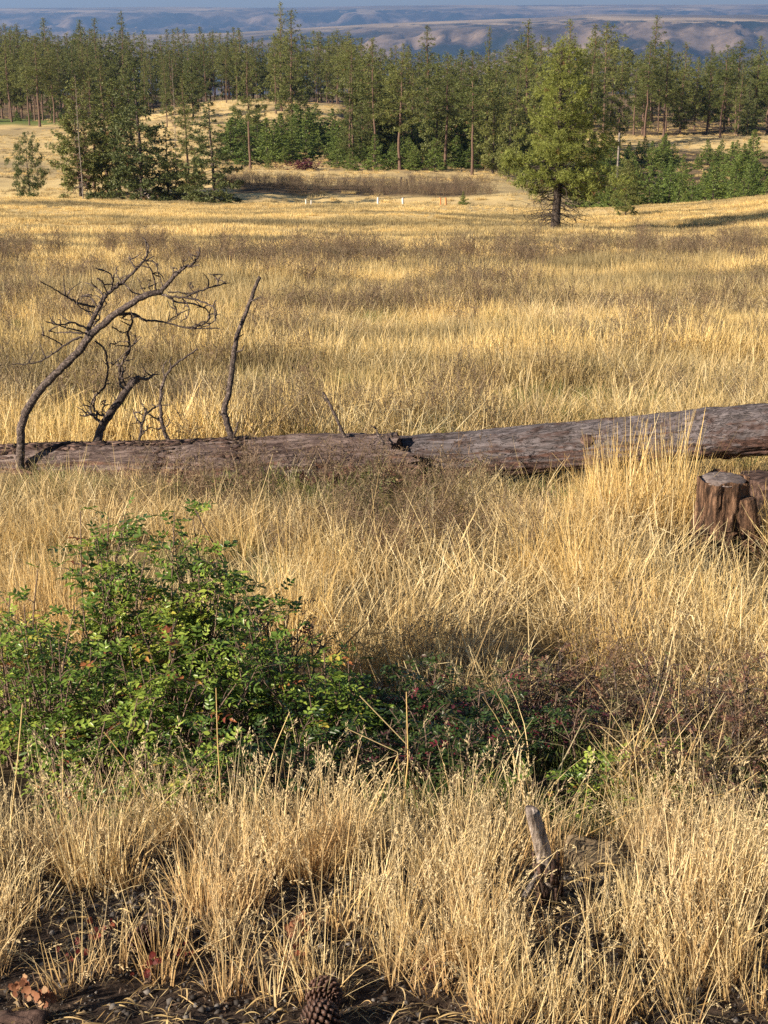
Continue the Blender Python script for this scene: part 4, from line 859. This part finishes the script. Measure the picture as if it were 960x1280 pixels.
# ============================================================ grass and ground cover (stuff)
def ribbons(mb, rg, n, h, spread, lean, curve, w, seg=4, kink=0., hvar=.35, base_z=-.03, droop=0.):
    """n curved blades from a clump foot; returns tips and end directions"""
    a = rg.uniform(0, 6.28, n); ro = np.sqrt(rg.uniform(0, 1, n))*spread
    O = np.stack([np.cos(a)*ro, np.sin(a)*ro, np.full(n, base_z)], 1)
    az = a+rg.normal(0, .9, n); le = np.abs(rg.normal(0, lean, n)); hh = h*(1-rg.uniform(0, hvar, n))
    u = np.stack([np.cos(az), np.sin(az), np.zeros(n)], 1); cv = rg.normal(curve, curve*.7+.05, n)
    kk = rg.uniform(0, 1, n) < kink; ks = rg.uniform(.35, .75, n); kd = rand_unit(rg, n); kd[:, 2] = -np.abs(kd[:, 2])*.4
    t = np.linspace(0, 1, seg+1); pts = []; p = O.copy(); d0 = u*np.sin(le)[:, None]+np.array([0, 0, 1.])*np.cos(le)[:, None]
    for i, s in enumerate(t):
        pts.append(p.copy())
        d = d0+u*(cv*s*1.5)[:, None]-np.array([0, 0, 1.])*(droop*s*s+np.abs(cv)*s*.4)[:, None]
        d = np.where((kk & (s >= ks-.01))[:, None], kd, d); d /= np.linalg.norm(d, axis=1)[:, None]
        p = p+d*(hh/seg)[:, None]
    pts = np.stack(pts, 1); f = rg.uniform(0, math.pi, n); s_ = np.stack([np.cos(f), np.sin(f), np.zeros(n)], 1)
    ww = (w*rg.uniform(.6, 1.3, n))[:, None, None]*(1-.75*t**1.5)[None, :, None]*s_[:, None, :]
    V = np.stack([pts-ww, pts+ww], 2).reshape(-1, 3); m = seg+1
    b = (np.arange(n)*m*2)[:, None, None]; i = (np.arange(seg)*2)[None, :, None]
    F = (b+i+np.array([0, 1, 3, 2])[None, None]).reshape(-1, 4)
    g = np.repeat(rg.uniform(0, 1, n), m*2); r = np.tile(np.repeat(t, 2), n)
    mb.add(V, F, np.stack([r, g, g*0, g*0+1], 1))
    e = pts[:, -1]-pts[:, -2]; e /= np.linalg.norm(e, axis=1)[:, None]+1e-9
    return pts, e
def panicle(mb, rg, pts, e, L=.055, n=16, sz=.0042):
    """drooping seed heads at the tips"""
    N = len(pts); tip = pts[:, -1]; az = rg.uniform(0, 6.28, N); dr = np.stack([np.cos(az), np.sin(az), -np.ones(N)*.6], 1)*rg.uniform(.1, .8, N)[:, None]
    for k in range(n):
        t = k/n; c = tip+e*L*t+dr*L*t*t; off = rand_unit(rg, N)*(.009*math.sin(math.pi*(.15+.8*t)))*rg.uniform(.4, 1.2, N)[:, None]; off[:, 2] -= .003
        c = c+off; d = e*.8+dr*t+off*60; d /= np.linalg.norm(d, axis=1)[:, None]+1e-9; s = np.cross(d, rand_unit(rg, N)); s /= np.linalg.norm(s, axis=1)[:, None]+1e-9
        l = sz*1.7; V = np.stack([c-d*l, c-s*sz*.5, c+d*l, c+s*sz*.5], 1).reshape(-1, 3)
        g = np.repeat(rg.uniform(0.4, 1, N), 4); mb.add(V, np.arange(N*4).reshape(-1, 4), np.stack([g*0+1, g, g*0, g*0+1], 1))
protos = bpy.data.collections
def proto_set(name, meshes, mat):
    c = bpy.data.collections.new(name)
    for i, me in enumerate(meshes):
        me.materials.append(mat); o = bpy.data.objects.new(f'{name}_{i:02d}', me); c.objects.link(o)
    return c
def scatter_object(name, label, col, pts, rot, scl, idx):
    n = len(pts); me = bpy.data.meshes.new(name); me.vertices.add(n); me.vertices.foreach_set('co', pts.astype(np.float32).ravel())
    for nm, arr in (('rot', rot), ('scl', scl)):
        a = me.attributes.new(nm, 'FLOAT_VECTOR', 'POINT'); a.data.foreach_set('vector', arr.astype(np.float32).ravel())
    a = me.attributes.new('idx', 'INT', 'POINT'); a.data.foreach_set('value', idx.astype(np.int32))
    o = obj(name, me); o['kind'] = 'stuff'; o['label'] = label; o['category'] = 'grass' if 'grass' in name else 'ground cover'
    ng = bpy.data.node_groups.new(name+'_scatter', 'GeometryNodeTree')
    ng.interface.new_socket('Geometry', in_out='INPUT', socket_type='NodeSocketGeometry'); ng.interface.new_socket('Geometry', in_out='OUTPUT', socket_type='NodeSocketGeometry')
    N = ng.nodes; gi = N.new('NodeGroupInput'); go = N.new('NodeGroupOutput'); ip = N.new('GeometryNodeInstanceOnPoints'); ci = N.new('GeometryNodeCollectionInfo')
    ci.inputs['Collection'].default_value = col; ci.inputs['Separate Children'].default_value = True; ci.inputs['Reset Children'].default_value = True
    ng.links.new(gi.outputs[0], ip.inputs['Points']); ng.links.new(ci.outputs[0], ip.inputs['Instance']); ip.inputs['Pick Instance'].default_value = True
    for nm, typ, key in (('rot', 'FLOAT_VECTOR', 'Rotation'), ('scl', 'FLOAT_VECTOR', 'Scale'), ('idx', 'INT', 'Instance Index')):
        q = N.new('GeometryNodeInputNamedAttribute'); q.data_type = typ; q.inputs['Name'].default_value = nm
        out = [s for s in q.outputs if s.enabled and s.name == 'Attribute'][0]; ng.links.new(out, ip.inputs[key])
    ng.links.new(ip.outputs[0], go.inputs[0])
    md = o.modifiers.new('scatter', 'NODES'); md.node_group = ng
    return o
def area(rg, n, Y0, Y1, power=1., margin=1.2, k=.285):
    """random ground points between two distances, across and a little past the frame"""
    t = rg.uniform(0, 1, n); q = power+1; Y = (Y0**q+(Y1**q-Y0**q)*t)**(1/q) if abs(q) > 1e-6 else Y0*(Y1/Y0)**t
    X = rg.uniform(-1, 1, n)*(k*Y*1.0+margin); return X, Y
def finish(rg, X, Y, nvar, smin, smax, tilt=.08, grow=None):
    n = len(X); pts = np.stack([X, Y, H(X, Y)], 1); rot = np.stack([rg.normal(0, tilt, n), rg.normal(0, tilt, n), rg.uniform(0, 6.28, n)], 1)
    s = rg.uniform(smin, smax, n)*(1 if grow is None else grow); scl = np.stack([s, s, s*rg.uniform(.8, 1.15, n)], 1)
    return pts, rot, scl, rg.integers(0, nvar, n)
def clumps(seed, nvar, fn):
    out = []
    for i in range(nvar):
        rg = np.random.default_rng(seed+i); mb = MB(); fn(mb, rg); out.append(mb.mesh('clump'))
    return out

def c_seed(mb, rg):
    ribbons(mb, rg, 15, .22, .055, .25, .22, .0021, 4, kink=.2)
    ribbons(mb, rg, 2, .46, .05, .55, .3, .0016, 5, kink=.3)
    p, e = ribbons(mb, rg, 9, .36, .055, .17, .16, .0016, 6, kink=0., hvar=.5); panicle(mb, rg, p[:4], e[:4], L=.062, n=18, sz=.0032)
def c_tall(mb, rg):
    ribbons(mb, rg, 20, .34, .10, .35, .35, .0030, 5, kink=.3)
    ribbons(mb, rg, 12, .62, .08, .15, .14, .0022, 6, kink=.12)
def c_lodged(mb, rg):
    ribbons(mb, rg, 15, .50, .16, .95, .5, .0034, 5, kink=.5)
    ribbons(mb, rg, 8, .60, .12, .65, .3, .0026, 5, kink=.4)
def c_field(mb, rg):
    ribbons(mb, rg, 26, .27, .18, .5, .4, .0055, 4, kink=.35)
    ribbons(mb, rg, 12, .46, .16, .22, .2, .0038, 4, kink=.1)
def c_far(mb, rg):
    ribbons(mb, rg, 40, .26, .40, .28, .3, .014, 3)
    ribbons(mb, rg, 16, .40, .38, .2, .15, .010, 3)
def c_green(mb, rg): ribbons(mb, rg, 26, .20, .07, .3, .4, .0022, 4)
def c_forb(mb, rg):
    p, e = ribbons(mb, rg, 7, .36, .06, .25, .15, .0018, 5)
    for k in range(2, 6):
        for r in range(2):
            n = len(p); d = rand_unit(rg, n); d[:, 2] = np.abs(d[:, 2])+.3; L = .07; c = p[:, k]; e2 = c+d*L; s = np.cross(d, rand_unit(rg, n))*.0016
            V = np.stack([c-s, c+s, e2+s*.5, e2-s*.5], 1).reshape(-1, 3); g = np.repeat(rg.uniform(0, 1, n), 4); mb.add(V, np.arange(n*4).reshape(-1, 4), np.stack([g*0+.7, g, g*0, g*0+1], 1))
            for z in range(4):
                cc = c+d*L*rg.uniform(.4, 1.1, n)[:, None]+rand_unit(rg, n)*.008; dd = rand_unit(rg, n); ss = np.cross(dd, rand_unit(rg, n)); sz = .006
                V = np.stack([cc-dd*sz, cc-ss*sz*.6, cc+dd*sz, cc+ss*sz*.6], 1).reshape(-1, 3); g = np.repeat(rg.uniform(0, 1, n), 4); mb.add(V, np.arange(n*4).reshape(-1, 4), np.stack([g*0+.9, g, g*0, g*0+1], 1))
PS = {}
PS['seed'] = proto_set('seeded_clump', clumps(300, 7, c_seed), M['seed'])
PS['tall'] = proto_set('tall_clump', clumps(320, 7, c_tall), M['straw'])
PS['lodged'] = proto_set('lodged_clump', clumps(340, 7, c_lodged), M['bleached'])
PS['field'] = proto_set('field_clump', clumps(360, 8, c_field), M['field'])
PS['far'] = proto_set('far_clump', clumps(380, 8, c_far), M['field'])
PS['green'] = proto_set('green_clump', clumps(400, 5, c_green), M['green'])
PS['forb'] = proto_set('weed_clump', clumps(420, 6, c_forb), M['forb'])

rg = np.random.default_rng(1)
# foreground: seeded bunches on the roadside bank
X, Y = area(rg, 2200, 2.75, 4.75, 1, .9)
edge = 3.02+.32*fbm(X/.30, Y/.35, 2, 71)-.16*np.tanh(X*2+.5)
c = G(690, 4.1); m = (Y > edge) & (fbm(X/.22, Y/.22, 2, 73) > -.13) & ~((np.abs(X+.14) < .10) & (Y < 3.12)) & (rg.uniform(0, 1, len(X)) < np.interp(Y, [2.9, 3.3, 4.2, 4.75], [.42, .58, .48, .3])) & ~((np.abs(X/Y-.128) < .032) & (Y > 3.48) & (Y < 4.1)) & ~((np.abs(X-G(752, 4.05).x) < .12) & (Y > 3.95) & (Y < 4.3))
gr = (np.interp(Y, [2.9, 3.2, 4.0, 4.7], [.6, .85, 1.05, .85])*(1+.35*fbm(X/.5, Y/.5, 2, 74))*(1-.35*((X/Y > .10) & (X/Y < .21) & (Y > 3.3) & (Y < 4)))*(1+.12*(Y < 3.2)))[m]
scatter_object('seeded_grass', 'pale dry bunch grass with drooping seed heads along the foreground', PS['seed'], *finish(rg, X[m], Y[m], 7, .8, 1.2, .10, gr))
# between bank and log, and around it
X, Y = area(rg, 3600, 4.9, 10.9, 1, 1.0)
keep = np.ones(len(X), bool)
for (px, YY, w, d) in [(150, 5.6, .95, .75), (330, 5.5, .6, .6), (500, 5.4, .45, .5), (600, 5.3, .35, .4)]:
    c = G(px, YY); keep &= (((X-c.x)/w)**2+((Y-c.y)/d)**2 > rg.uniform(.4, 1.2, len(X))) | (rg.uniform(0, 1, len(X)) < .10)
c = G(897, 9.15); keep &= ((X-c.x*Y/9.15)/.23)**2+((Y-c.y+.05)/.33)**2 > 1
sel = (fbm(X/1.2, Y/1.2, 3, 85) < .16) & (fbm(X/.8+9, Y/.8, 2, 189) > -.30) & (rg.uniform(0, 1, len(X)) < np.where((X > .15) & (Y < 6.1), .5, 1)) & (fbm(X/.55, Y/.75, 2, 75) > np.interp(Y, [5, 7, 9, 10], [.12, .10, -.05, -.3])) & keep
gr = (np.interp(Y, [5, 7, 9, 10.8], [.75, .9, .95, .6])*(1+.35*fbm(X/1.1, Y/1.1, 2, 77)))
gr = gr*np.where((np.abs(Y-10.0) < .7) & (X/Y > .145) & (X/Y < .215), 1.85, 1)*np.where((Y > 9.3) & (X/Y < .12), .47, 1)*np.where((Y > 7.6) & (X/Y < .02), .78, 1)
scatter_object('tall_dry_grass', 'tall golden dry grass between the shrubs and the fallen logs', PS['tall'], *finish(rg, X[sel], Y[sel], 7, .7, 1.15, .12, gr[sel]))
X, Y = area(rg, 3000, 4.9, 10.9, 1, 1.0)
keep = np.ones(len(X), bool)
for (px, YY, w, d) in [(150, 5.6, .95, .75), (330, 5.5, .6, .6), (500, 5.4, .45, .5), (600, 5.3, .35, .4)]:
    c = G(px, YY); keep &= ((X-c.x)/w)**2+((Y-c.y)/d)**2 > 1
c = G(904, 9.15); keep &= ((X-c.x*Y/9.15)/.28)**2+((Y-c.y+.2)/.5)**2 > 1
keep &= (fbm(X/1.2, Y/1.2, 3, 85) < .22) & (fbm(X/.5, Y/.6, 2, 191) > -.22)
scatter_object('lodged_grass', 'flattened tangled straw lying between the shrubs and the logs', PS['lodged'], *finish(rg, X[keep], Y[keep], 7, .6, 1.1, .3, np.where(Y[keep] > 9.4, .7, 1)))
X, Y = area(rg, 5200, 12.3, 34, .2, 1.5); m = fbm(X/1.4, Y/1.4, 2, 78) > 0
scatter_object('matted_meadow_grass', 'bleached flattened straw tangled among the meadow grass', PS['lodged'], *finish(rg, X[m], Y[m], 7, .8, 1.4, .2))
# meadow beyond the log
X, Y = area(rg, 24000, 11.6, 46, .6, 1.5)
m = ~((Y < 12.0) & (rg.uniform(0, 1, len(X)) < .4)); X = X[m]; Y = Y[m]
gr = (1+.9*fbm(X/2.0, Y/1.5, 3, 79))*(1-.30*np.exp(-((Y-27)/2)**2)-.2*np.exp(-((Y-14.5)/1.5)**2)); gr = gr*np.interp(Y, [11.6, 16, 46], [.8, 1., 1.15])
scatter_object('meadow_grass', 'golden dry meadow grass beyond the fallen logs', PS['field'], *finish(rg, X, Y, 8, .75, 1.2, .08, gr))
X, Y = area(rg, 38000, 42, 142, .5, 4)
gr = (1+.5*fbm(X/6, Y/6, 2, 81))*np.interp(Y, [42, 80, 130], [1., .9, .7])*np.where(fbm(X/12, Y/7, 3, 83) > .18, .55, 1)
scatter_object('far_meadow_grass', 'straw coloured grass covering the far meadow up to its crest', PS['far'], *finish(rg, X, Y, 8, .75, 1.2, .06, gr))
X, Y = area(rg, 12000, 150, 460, .2, 8); m = fbm(X/25, Y/25, 3, 84) > -.25
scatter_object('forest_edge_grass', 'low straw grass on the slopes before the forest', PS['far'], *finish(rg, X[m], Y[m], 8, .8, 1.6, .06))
# green under-grass
X, Y = area(rg, 8000, 4.6, 34, .1, 1.0); m = fbm(X/1.2, Y/1.2, 3, 85) > .06
scatter_object('green_grass', 'patches of short green grass under the straw', PS['green'], *finish(rg, X[m], Y[m], 5, .7, 1.3, .1, np.interp(Y[m], [5, 30], [1, 1.5])))
# brown weeds, thickened in rows to stand in for the meadow's shadow bands
X, Y = area(rg, 9500, 4.7, 62, .2, 1.0); band = .22*np.exp(-((Y-14.5)/2.2)**2)+.27*np.exp(-((Y-27)/2.2)**2)+.27*np.exp(-((Y-50)/4)**2)+.22*((X > -2.4) & (X < 1.0) & (Y > 6.4) & (Y < 10.4))*(fbm(X/.9, Y/.9, 2, 188) > -.05)+.35*np.exp(-((Y-5.8)/.8)**2)*(X > .4)+.22*np.exp(-((Y-9.8)/.8)**2)*(X < .8)
m = fbm(X/1.5, Y/1.5, 3, 87)+band-.004*np.maximum(Y-30, 0) > .24
scatter_object('brown_weeds', 'grey-brown leafy weeds among the straw, thickened in rows to stand in for shadow bands', PS['forb'], *finish(rg, X[m], Y[m], 6, .7, 1.3, .1, np.interp(Y[m], [5, 12, 60], [.9, 1.2, 2.6])))

X = rg.uniform(-22, 14, 700); Y = 185+rg.uniform(0, 1, 700)*22; m = fbm(X/5, Y/9, 2, 95) > -.15  # brush, placed also to darken the strip where shadow falls
scatter_object('shade_scrub', 'low brush added to deepen the shade in the strip beyond the meadow crest', PS['forb'], *finish(rg, X[m], Y[m], 6, 3, 6, .1))
# gravel, litter and small clods on the bare soil
rg = np.random.default_rng(2); mb = MB()
oc = np.array([[1, 0, 0], [0, 1, 0], [-1, 0, 0], [0, -1, 0], [0, 0, 1], [0, 0, -1]], float); of = np.array([[0, 1, 4], [1, 2, 4], [2, 3, 4], [3, 0, 4], [1, 0, 5], [2, 1, 5], [3, 2, 5], [0, 3, 5]])
n = 16000; X, Y = area(rg, n, 2.55, 4.2, 1, .9); s = .0025+.011*rg.uniform(0, 1, n)**5; Z = H(X, Y)
R = rand_unit(rg, n); V = oc[None]*s[:, None, None]*rg.uniform(.6, 1.3, (n, 6, 3))*np.array([1.2, 1, .75]); a = rg.uniform(0, 6.28, n)
V = np.stack([V[..., 0]*np.cos(a)[:, None]-V[..., 1]*np.sin(a)[:, None], V[..., 0]*np.sin(a)[:, None]+V[..., 1]*np.cos(a)[:, None], V[..., 2]], -1)+np.stack([X, Y, Z+s*.3], 1)[:, None]
F = (np.arange(n)[:, None, None]*6+of[None]).reshape(-1, 3); g = np.repeat(rg.uniform(0, 1, n), 6); mb.add(V.reshape(-1, 3), F, np.stack([g, g, g, g*0+1], 1))
o = obj('gravel', mb.mesh('gravel'), M['gravel']); tag(o, 'dark gravel and crumbs of soil along the lower edge', 'gravel', kind='stuff')
def litter(name, label, n, Y0, Y1, L, w, mat, seed, lift=.012, cat='ground cover'):
    rg = np.random.default_rng(seed); mb = MB(); X, Y = area(rg, n, Y0, Y1, 1, .9); a = rg.uniform(0, 6.28, n); l = L*rg.uniform(.4, 1.2, n); m = 9; cv = rg.normal(0, .9, n)
    P_ = []; arch = rg.uniform(0, 1.6, n); x = X-np.cos(a)*l/2; y = Y-np.sin(a)*l/2
    for i in range(m):
        z = H(x, y)+lift*(.25+np.sin(math.pi*i/(m-1))*arch); P_.append(np.stack([x, y, z], 1)); aa = a+cv*(i/m-.5); x = x+np.cos(aa)*l/(m-1); y = y+np.sin(aa)*l/(m-1)
    P_ = np.stack(P_, 1); s = np.stack([-np.sin(a), np.cos(a), rg.normal(0, .5, n)], 1)*(w*rg.uniform(.5, 1.3, n))[:, None]
    t = np.sin(math.pi*(np.arange(m)+.4)/m)[None, :, None]; V = np.stack([P_-s[:, None]*t, P_+s[:, None]*t], 2).reshape(-1, 3)
    b = (np.arange(n)*m*2)[:, None, None]; i = (np.arange(m-1)*2)[None, :, None]; F = (b+i+np.array([0, 1, 3, 2])[None, None]).reshape(-1, 4)
    g = np.repeat(rg.uniform(0, 1, n), m*2); mb.add(V, F, np.stack([g*0+.6, g, g*0, g*0+1], 1)); o = obj(name, mb.mesh(name), M[mat]); tag(o, label, cat, kind='stuff')
litter('straw_litter', 'fallen straw blades scattered over the dark soil', 1300, 2.6, 4.8, .12, .0011, 'forb', 5)
litter('pale_straw_litter', 'pale fallen straws lying over the dark soil', 500, 2.6, 4.8, .13, .0011, 'straw', 15)
litter('brown_litter', 'brown dead leaf scraps and needles on the dark soil', 2600, 2.6, 4.8, .05, .0022, 'forb', 6, .008)
litter('dead_grass_mat', 'matted short dead grass and needles over the soil of the bank', 7000, 2.6, 4.9, .075, .0013, 'seed', 18, .010)
litter('curled_leaves', 'curled tan dead grass leaves at the lower edge', 90, 2.8, 3.7, .09, .0032, 'seed', 7, .02)

# ============================================================ air
import bmesh
bm = bmesh.new(); bmesh.ops.create_cube(bm, size=1); me = bpy.data.meshes.new('haze'); bm.to_mesh(me); bm.free()
hz = bpy.data.objects.new('haze', me); COL.objects.link(hz); hz['kind'] = 'stuff'; hz['label'] = 'thin blue air between the camera and the far hills'
hz.location = (0, 18200, -150); hz.scale = (46000, 36600+400, 1100)
hm = bpy.data.materials.new('haze_air'); hm.use_nodes = True; t = hm.node_tree; t.nodes.clear()
ho = t.nodes.new('ShaderNodeOutputMaterial'); pv = t.nodes.new('ShaderNodeVolumePrincipled'); pv.inputs['Color'].default_value = (.34, .56, 1, 1); pv.inputs['Density'].default_value = 5.6e-5
pv.inputs['Anisotropy'].default_value = 0.45; t.links.new(pv.outputs[0], ho.inputs['Volume']); me.materials.append(hm)
